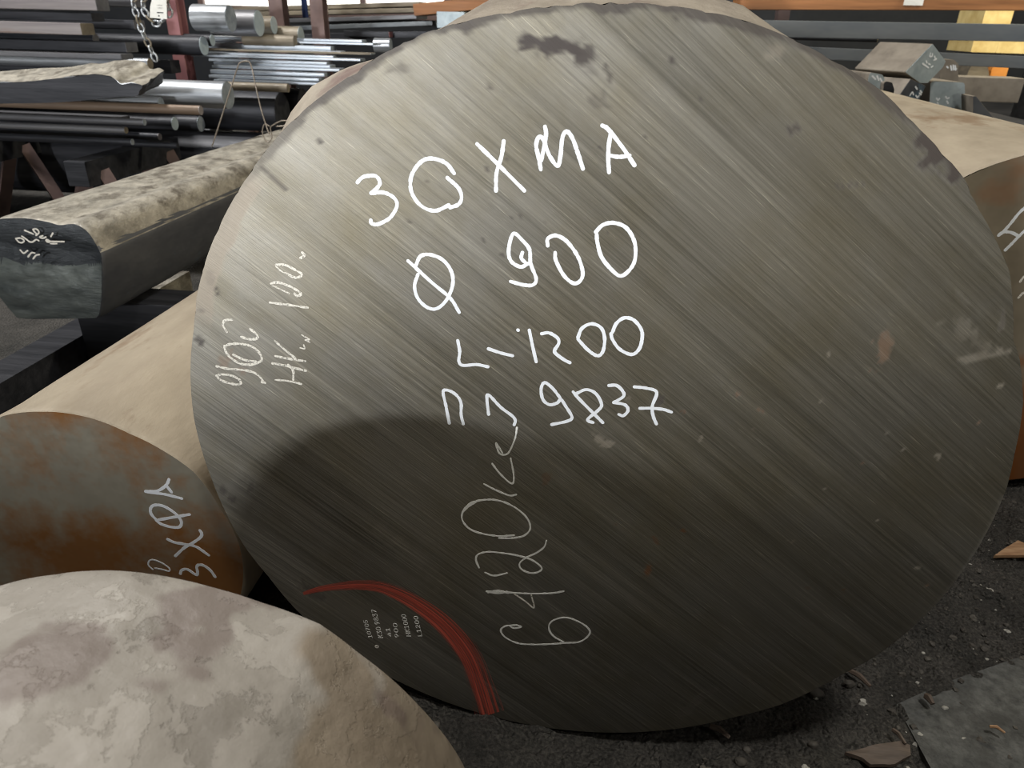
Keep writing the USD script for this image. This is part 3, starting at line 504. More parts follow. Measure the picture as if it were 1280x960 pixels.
part(sb, 'torn_end', sub(EV, EF[up_]), M_billet_tear, True, 'dark torn upper band of the end'); part(sb, 'cut_end', sub(EV, EF[~up_]), M_billet_end, True, 'greenish grey lower part of the end')
G4 = (0, 270, 14.22)
lettering(sb, ribbons([[(440, 255), (590, 320)], [(660, 330), (590, 245), (640, 230), (680, 260), (690, 300), (640, 345)], [(280, 400), (330, 460), (390, 475), (430, 440), (370, 395), (280, 400)], [(390, 360), (450, 400), (520, 455), (580, 460), (640, 420), (690, 440)], [(760, 350), (710, 375), (760, 395), (815, 375)], [(940, 305), (905, 365)], (.008, [(840, 440), (870, 450)]), [(860, 450), (1000, 455), (1140, 455)], [(900, 490), (1010, 490)],
    [(360, 605), (420, 660), (490, 615)], [(500, 725), (560, 655), (620, 660)], [(590, 760), (640, 700), (700, 685)]], BY - .016, .0035, *G4, seed=15), M_faint, 30, 'small chalk scrawl on the dark tear')

# ------------------------------------------------------------------ skid rail and sleepers under the square billet
P0, P1 = at(20, 462, 2, .09), at(225, 342, 2, .09)
sk = thing('skid_rail', 'dark flat skid rail on the floor under the square billet, painted as lit at its end', 'skid rail', (-1.42, 1.1, 0))
part(sk, 'rail', bx(-1.47, -1.375, .25, 1.30, .0, .09, .004), M_dark); part(sk, 'rail_end', bx(-1.465, -1.38, 1.31, 1.55, .0, .092, .004), M_billet_top, label='pale rail end painted as a lit patch')  # pale end block puts a lit patch into the rail colour
for y, lb in ((1.02, 'dark timber sleeper holding up the near end of the square billet'), (2.1, 'dark timber sleeper under the far end of the square billet')):
    zb = BV[:, 2].min()
    s = thing('sleeper', lb, 'sleeper', (-1.25, y, 0)); part(s, 'beam', bx(-1.36, -1.0, y - .06, y + .06, -.012, zb - .001, .004), M_dark)

# ------------------------------------------------------------------ bars lying along x on the racks
def zpx(px, py, Y): return at(px, py, 1, Y)[2]
def xbar(name, label, cat, pend, yt, yb, Y, X0, mat, shape='flat', depth=.08, end=None, group=None, dy=0):
    pe = at(pend, (yt + yb) / 2, 1, Y); X1 = pe[0]; zt, zb = zpx(pend, yt, Y), zpx(pend, yb, Y); r = (zt - zb) / 2
    end = end or mat
    t = thing(name, label, cat, ((X0 + X1) / 2, Y, zb), group)
    if shape == 'round': pol = Point(Y + r, zb + r).buffer(r, quad_segs=6); pol2 = Point(Y + r, zb + r).buffer(r * .97, quad_segs=6)
    elif shape == 'hex': pol = Polygon([(Y + r + r * math.cos(k * math.pi / 3), zb + r + r * math.sin(k * math.pi / 3)) for k in range(6)]).buffer(-.003).buffer(.003, quad_segs=2); pol2 = pol.buffer(-.001)
    else: pol = sbox(Y, zb, Y + depth, zt).buffer(-min(.004, r * .4)).buffer(min(.004, r * .4), quad_segs=2); pol2 = pol.buffer(-.001)
    part(t, 'bar', ext_x(pol, X0, X1)); part(t, 'cut_end', ext_x(pol2, X1, X1 + .0015), end); return X1, zb, zt
_part = part
def part(parent, name, m, mat=None, *a, **k): return _part(parent, name, m, mat if mat is not None else CUR[0], *a, **k)
CUR = [M_dark]
def XB(name, label, cat, pend, yt, yb, Y, mat, shape='flat', depth=.08, end=None, X0=-3.6, group=None):
    CUR[0] = mat; return xbar(name, label, cat, pend, yt, yb, Y, X0, mat, shape, depth, end, group)
XB('flat_bar', 'topmost pale grey flat bar at the top left edge of the rack', 'steel bar', 120, -1, 13.5, 2.20, M_purple, end=M_mid)
XB('flat_bar', 'dark recessed flat bar just below the topmost pale bar', 'steel bar', 114, 16, 27, 2.27, M_dark)
XB('flat_bar', 'dark grey flat bar behind the topmost pale bar, reaching the hanging chain', 'steel bar', 168, -2, 9, 2.46, M_mid)
XB('flat_bar', 'second dark flat bar reaching towards the hanging chain', 'steel bar', 167, 25, 37, 2.46, M_dark, end=M_mid)
XB('flat_bar', 'pale brownish flat bar, second of the light bars from the top left', 'steel bar', 101, 29, 44, 2.16, M_purple, end=M_brownbar)
XB('hexagon_bar', 'dark hexagonal bar end showing beside the second pale flat bar', 'steel bar', 115, 41, 57, 2.335, M_dark, 'hex', end=M_mid)
XB('flat_bar', 'dark flat bar with small grey end above the rough slab', 'steel bar', 157, 53, 66, 2.24, M_dark, end=M_mid)
XB('flat_bar', 'grey flat bar lying lowest just above the rough torn slab', 'steel bar', 151, 68, 75, 2.17, M_mid)
XB('round_bar', 'short shiny round bar end right of the rough slab, under the chain', 'steel bar', 184, 73, 87, 2.36, M_silver, 'round', end=M_brownbar)
XB('flat_bar', 'dark flat bar under the shiny bar end by the red post', 'steel bar', 190, 88, 101, 2.40, M_dark, end=M_mid)
XB('flat_bar', 'dark flat bar end in front of the red rack post', 'steel bar', 213, 76, 92, 2.55, M_dark)
XB('round_bar', 'thick silvery round bar right of the rough slab, its rough end by the wire', 'steel bar', 277, 103, 138, 2.02, M_silver, 'round', end=M_silver_end)
XB('round_bar', 'short silver round bar under the rough slab, above the rusty bar', 'steel bar', 197, 122, 137, 1.92, M_silver, 'round', end=M_silver_end)
XB('round_bar', 'long thin rusty brown round bar above the dark thin rods', 'steel bar', 248, 132.5, 144.5, 1.83, M_rustbar, 'round', end=M_purple)
XB('round_rod', 'upper thin dark rod with bright top below the rusty bar', 'steel rod', 178, 149, 157.5, 1.86, M_mid, 'round', end=M_silver_end)
XB('round_rod', 'second thin dark rod with bright top below the rusty bar', 'steel rod', 155, 159, 167.5, 1.82, M_mid, 'round', end=M_brownbar)
XB('flat_bar', 'thin grey flat strip between the rusty bar and the upper thin rod', 'steel bar', 152, 146, 150, 1.97, M_mid, depth=.05)
XB('round_rod', 'thin rod with pale end, lower right of the dark rods', 'steel rod', 197, 167, 176, 2.02, M_dark, 'round', end=M_purple)
XB('round_rod', 'thin dark rod with bright end spot, third from the rusty bar', 'steel rod', 163, 174, 182, 1.86, M_dark, 'round', end=M_silver_end)
XB('round_rod', 'lowest thin dark rod of the left rack, reaching furthest right', 'steel rod', 220, 179, 186, 2.08, M_dark, 'round', end=M_dark)
XB('round_bar', 'dark round bar with bluish end under the thick silvery bar', 'steel bar', 214, 147, 164, 2.20, M_dark, 'round', end=M_block)
XB('round_bar', 'dark round bar with pale oval end under the tip of the rusty bar', 'steel bar', 246, 146, 166, 2.32, M_dark, 'round', end=M_silver_end)

# rough torn slab
sl = [(0, 103), (3, 128), (90, 127), (150, 121), (171, 120), (173, 113), (178, 107), (168, 103), (155, 105), (147, 98), (140, 90), (131, 87)]
SY = 1.74
so = np.array([at(x, y, 1, SY)[[0, 2]] for x, y in [(-60, 106), (-58, 131), (0, 129.5), (60, 128.5), (100, 126), (150, 121), (171, 120), (174, 114), (178, 107), (165, 103.5), (152, 105.5), (146, 101), (138, 96), (118, 93), (90, 96), (60, 99), (30, 102)]])
fr = Polygon(so); slab = thing('rough_slab', 'rough torn grey steel slab with a jagged right end on the left rack', 'steel slab', (so[:, 0].mean(), SY, so[:, 1].min()))
NS = 14; sv = []
bsn = spline(np.vstack([so, so[:1]]), 3)[:-1]
for i, t in enumerate(np.linspace(0, .20, NS)):
    q = bsn.copy(); top = np.clip((q[:, 1] - (so[:, 1].min() + .02)) / .05, 0, 1); rgt = np.clip((q[:, 0] - np.percentile(so[:, 0], 60)) / .15, 0, 1)
    p3 = np.c_[q * 26, np.full(len(q), t * 26)]; q[:, 1] += top * (.035 * t / .20 + .018 * (fbm(p3, 3, 91) - .5)); q[:, 0] += rgt * (-.25 * t + .03 * (fbm(p3, 3, 92) - .5))
    sv.append(np.c_[q[:, 0], np.full(len(q), SY + t), q[:, 1]])
nq = len(bsn); sv = np.vstack(sv); ii, jj = np.meshgrid(np.arange(NS - 1), np.arange(nq), indexing='ij'); a, b = (ii * nq + jj).ravel(), (ii * nq + (jj + 1) % nq).ravel()
sf = np.vstack([np.c_[a, a + nq, b + nq], np.c_[a, b + nq, b]]); tm = trimesh.Trimesh(sv, sf, process=False)
if (tm.face_normals * (tm.triangles_center - tm.vertices.mean(0)))[:, 2].mean() < 0: sf = sf[:, [0, 2, 1]]; tm = trimesh.Trimesh(sv, sf, process=False)
tf_ = tm.face_normals[:, 2] > .35  # upward faces go pale, the rest dark: overhead light put into the colours
part(slab, 'body', sub(sv, sf[~tf_]), M_dark, 25); part(slab, 'pale_top', sub(sv, sf[tf_]), M_billet_top, 25, 'rough top painted pale as if lit from above')
cap = trimesh.creation.triangulate_polygon(Polygon(bsn).buffer(0), engine='earcut')
part(slab, 'front_face', (np.c_[cap[0][:, 0], np.full(len(cap[0]), SY + .0), cap[0][:, 1]], cap[1]), M_dark, False)

# the racks themselves
def post(x0px, x1px, Y, ztop, mat, name, label, arms=(), arm_y=(0, 0)):
    xa, xb_ = at(x0px, 20, 1, Y)[0], at(x1px, 20, 1, Y)[0]
    t = thing(name, label, 'rack post', ((xa + xb_) / 2, Y, -.014)); part(t, 'upright', cat_(bx(xa, xb_, Y, Y + .008, -.014, ztop), bx((xa + xb_) / 2 - .005, (xa + xb_) / 2 + .005, Y + .006, Y + .07, -.014, ztop), bx(xa, xb_, Y + .068, Y + .076, -.014, ztop)), mat)
    for z in arms: part(t, 'arm', bx(xa + .005, xb_ - .005, arm_y[0], arm_y[1], z - .03, z), M_dark)
    return t
zL = [zpx(120, 13.5, 2.2), zpx(101, 44, 2.16), zpx(157, 66, 2.24), zpx(151, 75, 2.17)]
post(207, 222, 2.74, 1.35, M_redpost, 'rack_post', 'red oxide painted rack post behind the white tag and chain')
post(337, 354, 3.35, 1.6, M_brownpost, 'rack_post', 'brown rack post left of the blue cloth, before the bright window')
post(388, 404, 3.35, 1.6, M_brownpost, 'rack_post', 'brown rack post above the bundle of bright flat bars')
# left rack: trestle under the lower bars, spacers and bearers between layers
def bearer(label, x0, x1, y0, y1, z0, z1, mat=None, name='bearer', cat='bearer'):
    t = thing(name, label, cat, ((x0 + x1) / 2, (y0 + y1) / 2, z0)); part(t, 'beam', bx(x0, x1, y0, y1, z0, z1, .003), mat or M_dark); return t
def leg_between(p, q, w, mat_):
    return tube([p, q], w, 4)
zt = min(zpx(197, 176, 2.02), zpx(163, 182, 1.86), zpx(220, 186, 2.08), zpx(155, 167.5, 1.82))
for xx, lb in ((-2.52, 'dark trestle with spread brown legs under the thin rods, at the left frame edge'), (-1.86, 'dark trestle with spread brown legs under the thin rods, nearer the wire')):
    t = thing('trestle', lb, 'trestle', (xx, 2.1, -.014))
    part(t, 'top_beam', bx(xx - .04, xx + .04, 1.74, 2.36, zt - .09, zt - .002, .004), M_dark)
    for y in (1.84, 2.28):
        for s in (-1, 1):
            part(t, 'leg', tube([(xx + s * .03, y, zt - .05), (xx + s * .20, y, -.014)], .032, 4), M_brownpost, False)
    part(t, 'brace', bx(xx - .14, xx + .14, 1.83, 1.86, .10, .15), M_brownpost)

# ------------------------------------------------------------------ round bars and flat bar bundle, centre left
XB('round_bar', 'short thick bright round bar right of the hanging tag', 'steel bar', 281, 5.5, 40, 2.60, M_silver, 'round', end=M_silver_end, X0=at(236, 20, 1, 2.6)[0])
XB('round_bar', 'thick dark grey round bar beside the short bright one', 'steel bar', 317, 12, 46, 2.82, M_mid, 'round', end=M_block, X0=at(262, 20, 1, 2.82)[0])
XB('round_bar', 'small tan and grey round bar left of the brown post', 'steel bar', 338, 20, 43, 3.05, M_brownbar, 'round', end=M_block, X0=at(300, 20, 1, 3.05)[0])
XB('round_bar', 'brown round bar lying on top of the flat bar bundle', 'steel bar', 366, 44, 59, 2.92, M_brownbar, 'round', end=M_brownbar, X0=at(298, 20, 1, 2.92)[0])
XB('round_bar', 'grey round bar end behind the brown bar, between the brown posts', 'steel bar', 372, 33, 57, 3.12, M_brownbar, 'round', end=M_block, X0=at(300, 20, 1, 3.12)[0])
XB('round_bar', 'dark round bar with blue grey end below the short bright bar', 'steel bar', 249, 45, 70, 2.585, M_dark, 'round', end=M_block)
XB('round_bar', 'thin dark round bar end hanging just right of the blue grey end', 'steel bar', 262, 43, 58, 2.74, M_dark, 'round', end=M_block, X0=at(228, 50, 1, 2.74)[0])
post(291, 300, 3.22, zpx(291, 20, 3.22), M_brownpost, 'rack_post', 'short brown rack post under the thick dark grey round bar')
strips = [(452, 50, 53.5), (466, 54, 57), (413, 57.5, 64), (425, 64.2, 65.9), (463, 66.4, 69), (416, 69.5, 73), (450, 73.5, 77), (408, 77.5, 81), (412, 81.5, 85.5), (424, 86, 90), (405, 91.5, 96.5), (398, 98, 102), (396, 103.5, 107)]
names = ['topmost', 'second', 'third', 'fourth', 'fifth', 'sixth', 'seventh', 'eighth', 'ninth', 'tenth', 'eleventh', 'twelfth', 'lowest']
for i, (pe, a_, b_) in enumerate(strips):
    Y = 3.02 - .042 * i; left = 240 if i < 7 else 262 + (3 - i % 4) * 2
    XB('flat_bar', f'bright flat steel bar, {names[i]} in the stepped bundle left of the big billet', 'steel bar', pe, a_ + .15, b_ - .1, Y, M_sheet if i not in (4,) else M_brownbar, depth=.075, end=M_silver_end, X0=at(left, b_, 1, Y)[0])
XB('round_bar', 'short white-bright round bar end above the big billet rim, beside the flat bars', 'steel bar', 486, 48, 66, 3.06, M_silver, 'round', end=M_silver_end, X0=at(466, 55, 1, 3.06)[0])
XB('round_bar', 'brown bar under the left end of the bright flat bars, rounded end', 'steel bar', 358, 105, 116, 2.42, M_brownbar, 'round', end=M_brownbar, X0=at(262, 110, 1, 2.42)[0])
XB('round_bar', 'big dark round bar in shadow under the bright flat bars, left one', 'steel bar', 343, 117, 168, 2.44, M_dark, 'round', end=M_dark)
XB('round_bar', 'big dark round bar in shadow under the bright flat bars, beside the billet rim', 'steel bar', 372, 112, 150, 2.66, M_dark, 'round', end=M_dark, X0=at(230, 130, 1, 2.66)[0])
XB('round_bar', 'largest dark round bar, added to darken the floor behind the left trestle', 'steel bar', 318, 172, 262, 2.37, M_dark, 'round', end=M_dark)  # made-up bar, fills the pale floor gap with dark
XB('round_bar', 'dark round bar added further back to darken the floor between the trestle legs', 'steel bar', 262, 150, 222, 3.06, M_dark, 'round', end=M_dark)  # second made-up bar, darkens the floor further back
# shelves in front of the window
def beam_px(name, label, cat, p, q, Y0, Y1, hpx, depth, mat, end=None):
    """a straight bar between two points given by the top left and top right corners of its front face"""
    a, b = at(*p, 1, Y0), at(*q, 1, Y1); a2 = at(p[0], p[1] + hpx, 1, Y0); h = a[2] - a2[2]
    t = thing(name, label, cat, (a + b) / 2); d = b - a; L = np.linalg.norm(d)
    m = bx(0, L, 0, depth, -h, 0, .003); u = d / L; w = np.array([-u[1], u[0], 0]); w /= np.linalg.norm(w); v = np.cross(u, w)
    part(t, 'bar', trimesh.Trimesh(a + m.vertices @ np.array([u, w, v]), m.faces, process=False), mat)
    if end: m = bx(L, L + .002, .001, depth - .001, -h + .001, -.001, .003); part(t, 'cut_end', trimesh.Trimesh(a + m.vertices @ np.array([u, w, v]), m.faces, process=False), end)
    return a, b, h
beam_px('long_bar', 'uppermost dark long bar crossing in front of the bright window', 'steel bar', (262, 10), (524, 2), 4.3, 4.3, 5.5, .3, M_brownbar)
beam_px('long_bar', 'second dark long bar below the bright window, left of the lumber', 'steel bar', (262, 16), (522, 9.5), 4.22, 4.22, 5.5, .3, M_brownbar)
beam_px('long_bar', 'third long grey bar below the window, left of the lumber', 'steel bar', (262, 26), (520, 18.5), 4.14, 4.14, 5, .3, M_mid)
beam_px('long_bar', 'fourth long light grey bar below the window, above the flat bar bundle', 'steel bar', (262, 36.5), (540, 26), 4.0, 4.0, 5.5, .3, M_greystruct)
beam_px('long_bar', 'dark long bar lowest below the window, just above the flat bar bundle', 'steel bar', (262, 45), (560, 38), 3.9, 3.9, 8, .3, M_dark)
beam_px('timber', 'orange brown timber behind the top left of the big billet', 'timber', (516, 5), (640, -8), 3.8, 3.8, 15, .25, M_wood, M_wood)
XB('square_bar', 'blue grey square bar end below the orange timber by the billet rim', 'steel bar', 580, 15, 36, 3.70, M_block, X0=at(546, 20, 1, 3.7)[0])
XB('flat_bar', 'short dark flat bar with reddish end above the white-bright round bar end', 'steel bar', 486, 39.5, 47, 3.815, M_dark, end=M_redpost, X0=at(430, 44, 1, 3.815)[0])
t = thing('cloth', 'dark blue cloth hanging left of the second brown post', 'cloth', at(381, 0, 1, 3.5)); c0, c1 = at(376, 10, 1, 3.5), at(388, 22, 1, 3.5)
cv = grid(c0[0], c1[0], c1[2], c0[2] + .3, .01, lambda x, y: .012 * np.sin(x * 120) + 0 * y); part(t, 'sheet', (np.c_[cv[0][:, 0], 3.5 + cv[0][:, 2], cv[0][:, 1]], cv[1]), M_blue, True)

# hanging chain and tag
def link(c, ang, tilt, a=.016, b=.010, r=.0035):
    th = np.linspace(0, 2 * np.pi, 15); p = np.c_[b * np.cos(th), 0 * th, a * np.sin(th)]
    ca, sa = math.cos(ang), math.sin(ang); p = np.c_[p[:, 0] * ca, p[:, 0] * sa, p[:, 2]]
    ct, st_ = math.cos(tilt), math.sin(tilt); p = np.c_[p[:, 0] * ct + p[:, 2] * st_, p[:, 1], -p[:, 0] * st_ + p[:, 2] * ct]; return tube(p + c, r, 6)
for name_, path in (('steel chain hanging in front of the rack, left of the white tag', [(168, -8), (167, 6), (172, 22), (178, 40), (186, 56), (193, 72)]), ('steel chain hanging beside the white tag, right of it', [(206, -8), (209, 4), (212, 14), (210, 24)]), ('steel chain loop hanging behind the white tag', [(180, -8), (179, 8), (184, 20), (196, 30), (203, 26)])):
    Q = np.array([at(x, y, 1, 2.12) for x, y in path]); t = thing('chain', name_, 'chain', Q.mean(0)); S = spline(Q, 10); Ls = np.r_[0, np.cumsum(np.linalg.norm(np.diff(S, axis=0), axis=1))]
    for k, s in enumerate(np.arange(.012, Ls[-1], .026)):
        c = np.array([np.interp(s, Ls, S[:, j]) for j in range(3)]); c2 = np.array([np.interp(s + .01, Ls, S[:, j]) for j in range(3)]); d = c - c2
        part(t, 'link', link(c, (k % 2) * 1.4 + .2, math.atan2(d[0], d[2])), M_silver if k % 3 else M_brownbar, True)
TG = np.array([at(x, y, 1, 2.08) for x, y in ((192, -8), (208, -8), (209, 24), (187.5, 22), (188, 8))])
t = thing('paper_tag', 'white paper tag with small dark print hanging from the chain', 'tag', TG.mean(0))
part(t, 'card', ext_y(Polygon(TG[:, [0, 2]]), 2.0785, 2.080), M_card)
for k, (x0, x1, y0, y1) in enumerate(((196, 204, 15, 16.4), (197.5, 199.5, 19, 20.6), (197, 203, 9.5, 9.9), (196, 203, 6, 6.4))):
    a, b = at(x0, y0, 1, 2.078), at(x1, y1, 1, 2.078); part(t, 'print', bx(a[0], b[0], 2.0778, 2.0786, b[2], a[2], 0), M_ink)

# bent wire on the square billet
ztb = Bp[:, 1].max()
W0 = at(265, 182, 2, ztb - .005); YW = W0[1]
t = thing('bent_wire', 'bent hairpin wire standing on the square billet, looped at its foot', 'wire', W0)
hp = [(265, 183), (275, 152), (286, 118), (297, 84), (300, 78.5), (306, 76.5), (312, 78), (316, 90), (319, 105), (326, 135), (333, 158), (337, 168)]
part(t, 'wire', tube(spline([at(x, y, 1, YW) for x, y in hp], 5), .0024, 7), None or M_wire, True)
lp = [(337, 158), (331, 155), (328, 163), (330, 172), (335, 178), (340, 172), (338, 160), (342, 156), (352, 151), (362, 152), (355, 157), (345, 158)]
part(t, 'loop', tube(spline([at(x, y, 1, YW + .06) for x, y in lp], 5), .0022, 7), M_wire, True)

# ------------------------------------------------------------------ right hand rack
CUR[0] = M_wood
beam_px('timber', 'long orange brown timber along the top right edge of the picture', 'timber', (880, -8), (1400, -8), 3.6, 3.6, 20, .12, M_wood)
t_ = thing('tape_wrap', 'pale tape patch on the orange timber at the top right', 'tape', at(1142, 3, 1, 3.598)); a, b = at(1132, -6, 1, 3.596), at(1153, 7, 1, 3.596); part(t_, 'patch', bx(a[0], b[0], 3.594, 3.599, b[2], a[2], 0), M_card)
beam_px('rack_beam', 'upper long grey steel bar below the orange timber on the right', 'steel beam', (880, 24), (1420, 32.5), 3.3, 3.3, 21, .10, M_greystruct)
beam_px('rack_beam', 'lower long grey steel bar behind the tilted cut blocks', 'steel beam', (880, 53), (1420, 76), 3.3, 3.3, 15, .10, M_greystruct)
XB('round_rod', 'thin dark rod with pale tip between the two grey steel bars', 'steel rod', 1097, 46, 53, 3.5, M_dark, 'round', end=M_lumber, X0=at(909, 50, 1, 3.5)[0])
post(972, 987, 3.66, zpx(980, 12, 3.66), M_brownpost, 'rack_post', 'tan stub post between the orange timber and the upper grey bar')
for pxs, lb in (((890, 908), 'dark rack upright hidden behind the big billet on the right'), ((1300, 1318), 'dark rack upright beyond the right frame edge')):
    xa, xb_ = at(pxs[0], 60, 1, 3.42)[0], at(pxs[1], 60, 1, 3.42)[0]
    t = thing('rack_upright', lb, 'rack post', (xa, 3.42, -.014)); part(t, 'upright', bx(xa, xb_, 3.42, 3.50, -.014, 1.3), M_dark)
    for y in (20.5, 45.5, 69): part(t, 'bracket', bx(xa, xb_, 3.26, 3.44, zpx(1100, y + 6 if y > 60 else y + 1, 3.3) - .02, zpx(1100, y + 6 if y > 60 else y + 1, 3.3) - .001), M_dark)
LY4 = 4.3
def lumber(q, label, mat, name='sawn_timber', d=.35):
    a, b = at(q[0], q[1], 1, LY4), at(q[2], q[3], 1, LY4); t = thing(name, label, 'timber', ((a[0] + b[0]) / 2, LY4, b[2])); part(t, 'beam', ext_y(sbox(a[0] + .0105, b[2], b[0] - .0105, a[2]).buffer(-.004).buffer(.004, quad_segs=2), LY4, LY4 + d), mat); return b[2], a[2]
lumber((1230, 12, 1247, 31), 'left pale sawn timber end of the upper pair, far right', M_lumber)
lumber((1248, 11, 1265, 31), 'right pale sawn timber end of the upper pair, far right', M_lumber)
lumber((1216, 47, 1247, 66), 'pale sawn timber end left in the lower row, far right', M_lumber)
lumber((1248, 47, 1276, 67), 'pale sawn timber end in the middle of the lower row, far right', M_lumber)
lumber((1277, 48, 1305, 68), 'pale sawn timber end cut by the right frame edge', M_lumber)
lumber((1239, 82, 1258, 102), 'bright orange timber end low at the far right', M_orangeend)
Z = lambda y: zpx(1245, y, LY4); X = lambda x: at(x, 60, 1, LY4)[0]
bearer('dark bearer between the two rows of pale timber ends', X(1218), X(1310), LY4 + .05, LY4 + .5, Z(46.5) , Z(31.5), M_dark)
bearer('dark bearer under the lower row of pale timber ends', X(1240), X(1310), LY4 + .05, LY4 + .5, Z(81.5), Z(69), M_dark)
bearer('dark block carrying the orange timber end at the far right', X(1190), X(1310), LY4 + .02, LY4 + .6, -.014, Z(102.5), M_dark)
tp = np.array([at(x, y, 1, LY4 - .02)[[0, 2]] for x, y in ((1207, 101), (1211, 88), (1218, 78), (1226, 75), (1233, 79), (1236, 90), (1236, 101))]); t = thing('log_end', 'greyish brown log end beside the bright orange timber end', 'log', (tp[:, 0].mean(), LY4, tp[:, 1].min())); part(t, 'log', ext_y(Polygon(spline(tp, 3)), LY4 - .02, LY4 + .5), M_brownbar)
# cut blocks
def block(label, quad, Y, nrm, L, chalks=(), round_=.004, top=None, name='cut_block', endmat=None):
    n = np.array([*nrm, 0.0]); n /= np.linalg.norm(n); c0 = at(*np.mean(quad, axis=0), 1, Y)
    e1 = np.array([-n[1], n[0], 0]); e2 = np.array([0, 0, 1.0])
    def on(px, py): d = ray(px, py); s = ((c0 - CAM) @ n) / (d @ n); P = CAM + s * d - c0; return P @ e1, P @ e2
    pol = Polygon([on(*q) for q in quad]).buffer(-round_).buffer(round_, quad_segs=3)
    m = trimesh.creation.extrude_polygon(pol, L, engine='earcut'); V = c0 + m.vertices[:, :1] * e1 + m.vertices[:, 1:2] * e2 - (L - m.vertices[:, 2:3]) * n
    t = thing(name, label, 'steel block', V[V[:, 2].argmin()]); part(t, 'body', trimesh.Trimesh(V, m.faces, process=False), M_blocktop, 20)
    m = trimesh.creation.extrude_polygon(pol.buffer(-.001), .002, engine='earcut'); V2 = c0 + m.vertices[:, :1] * e1 + m.vertices[:, 1:2] * e2 + (m.vertices[:, 2:3] - .0005) * n; part(t, 'cut_end', trimesh.Trimesh(V2, m.faces, process=False), endmat or M_block, 20)
    g = []
    for st in chalks:
        P = spline(np.array([on(*q) for q in st]), 3); g += [LineString(P).buffer(.0028, quad_segs=2)]
    if g:
        for p in getattr(unary_union(g), 'geoms', [unary_union(g)]):
            m = trimesh.creation.extrude_polygon(p, .0008, engine='earcut'); V3 = c0 + m.vertices[:, :1] * e1 + m.vertices[:, 1:2] * e2 + (m.vertices[:, 2:3] + .0014) * n; part(t, 'chalk_mark', trimesh.Trimesh(V3, m.faces, process=False), M_chalk, 30)
K = lambda pts: [(1120 + x / 10.11, 50 + y / 10.11) for x, y in pts]
block('tilted square cut block leaning on the pile, chalked blue grey end, right of the billet', [(1165.5, 54.5), (1182, 76.5), (1178, 84.5), (1159, 104), (1150, 104), (1131, 90.5)], 2.27, (.62, -.78), .20,
      [K([(330, 300), (360, 320), (405, 350)]), K([(375, 265), (385, 290)]), K([(405, 300), (425, 310)]), K([(430, 170), (420, 205), (450, 205), (455, 175)]), K([(480, 205), (495, 250)]), K([(470, 255), (505, 238)]), K([(440, 345), (460, 330)])])
block('lower tilted cut block under the leaning one, chalked dark end', [(1138, 98.5), (1157, 107), (1140, 141), (1118, 128)], 2.18, (.55, -.83), .16, [K([(170, 700), (200, 660), (215, 690)]), K([(240, 590), (260, 620)]), K([(245, 700), (265, 725), (285, 700)]), K([(300, 640), (320, 665)]), K([(290, 670), (310, 690)])], endmat=M_billet_side)
block('small rounded square bar end with chalk marks nearest the billet rim on the right', [(1087, 90), (1103, 93), (1106, 99), (1104, 110), (1098, 116), (1083, 108)], 2.10, (.25, -.97), .22, [[(1090, 95), (1094, 99)], [(1096, 95), (1098, 100)], [(1100, 98), (1102, 102)]], .008)
block('dark small bar end just right of the small rounded chalked one', [(1105, 101), (1115, 103), (1118, 112), (1116, 124), (1103, 120)], 2.09, (.25, -.97), .06, [], .008, endmat=M_dark)
block('blue grey cut block front right in the pile, rounded corners, faint chalk', [(1163, 101), (1206, 103), (1207, 152), (1160, 152)], 2.36, (.06, -1), .3, [K([(510, 735), (530, 760), (545, 740)]), K([(625, 715), (645, 740), (665, 730)]), K([(640, 770), (655, 800)]), K([(520, 790), (530, 810)])], .012)
block('grey cut block standing behind the front one, chalk writing near its top', [(1176, 74), (1192, 74.5), (1198, 80), (1197, 140), (1171, 140)], 2.72, (.04, -1), .25, [K([(640, 335), (655, 350)]), K([(690, 325), (700, 380)]), K([(720, 320), (725, 375)]), K([(745, 325), (750, 380)]), K([(735, 370), (760, 365)])], .01, endmat=M_blocktop)
XB('rough_bar', 'rough dark grey bar lying behind the cut blocks at the far right', 'steel bar', 1277, 98, 129, 2.95, M_blocktop, depth=.14, X0=at(1190, 110, 1, 2.95)[0], end=M_dark)
block('dark brown slab corner sloping down behind the tan bar', [(1216, 120), (1220, 120), (1241, 146), (1239, 149), (1216, 149)], 2.24, (.02, -1), .09, [], .002, endmat=M_billet_side)
zz = zpx(1180, 150, 2.2)
bearer('dark base under the pile of cut blocks behind the tan bar', at(1080, 140, 1, 2.3)[0], at(1330, 140, 1, 2.3)[0], 2.13, 3.1, -.014, zpx(1180, 152, 2.36) - .001, M_dark)

# ------------------------------------------------------------------ on the ground
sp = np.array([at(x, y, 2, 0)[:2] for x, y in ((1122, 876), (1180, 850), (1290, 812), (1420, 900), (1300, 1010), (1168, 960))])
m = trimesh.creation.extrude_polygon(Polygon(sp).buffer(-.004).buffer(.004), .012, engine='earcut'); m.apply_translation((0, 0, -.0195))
t = thing('grey_slab', 'thin flat grey slab in the bottom right corner of the picture', 'slab', (*sp.mean(0), -.008)); part(t, 'slab', m, M_slab, 20)  # thin flat slab, greyer than the earth around it
def clod(x, y, r, mat, name, label, cat, seed, flat=.7):
    s = trimesh.creation.icosphere(2, 1.0); v = s.vertices; rad = .7 + .6 * fbm(v * 1.7 + seed * 3.1, 3, seed); v = v * rad[:, None] * [r, r * .8, r * flat]; z = float(ground_z(np.array([x]), np.array([y]))[0])
    v = v + [x, y, z + r * flat * .45]
    if name: t = thing(name, label, cat, (x, y, z)); part(t, 'lump', (v, s.faces), mat, 25)
    return trimesh.Trimesh(v, s.faces, process=False)
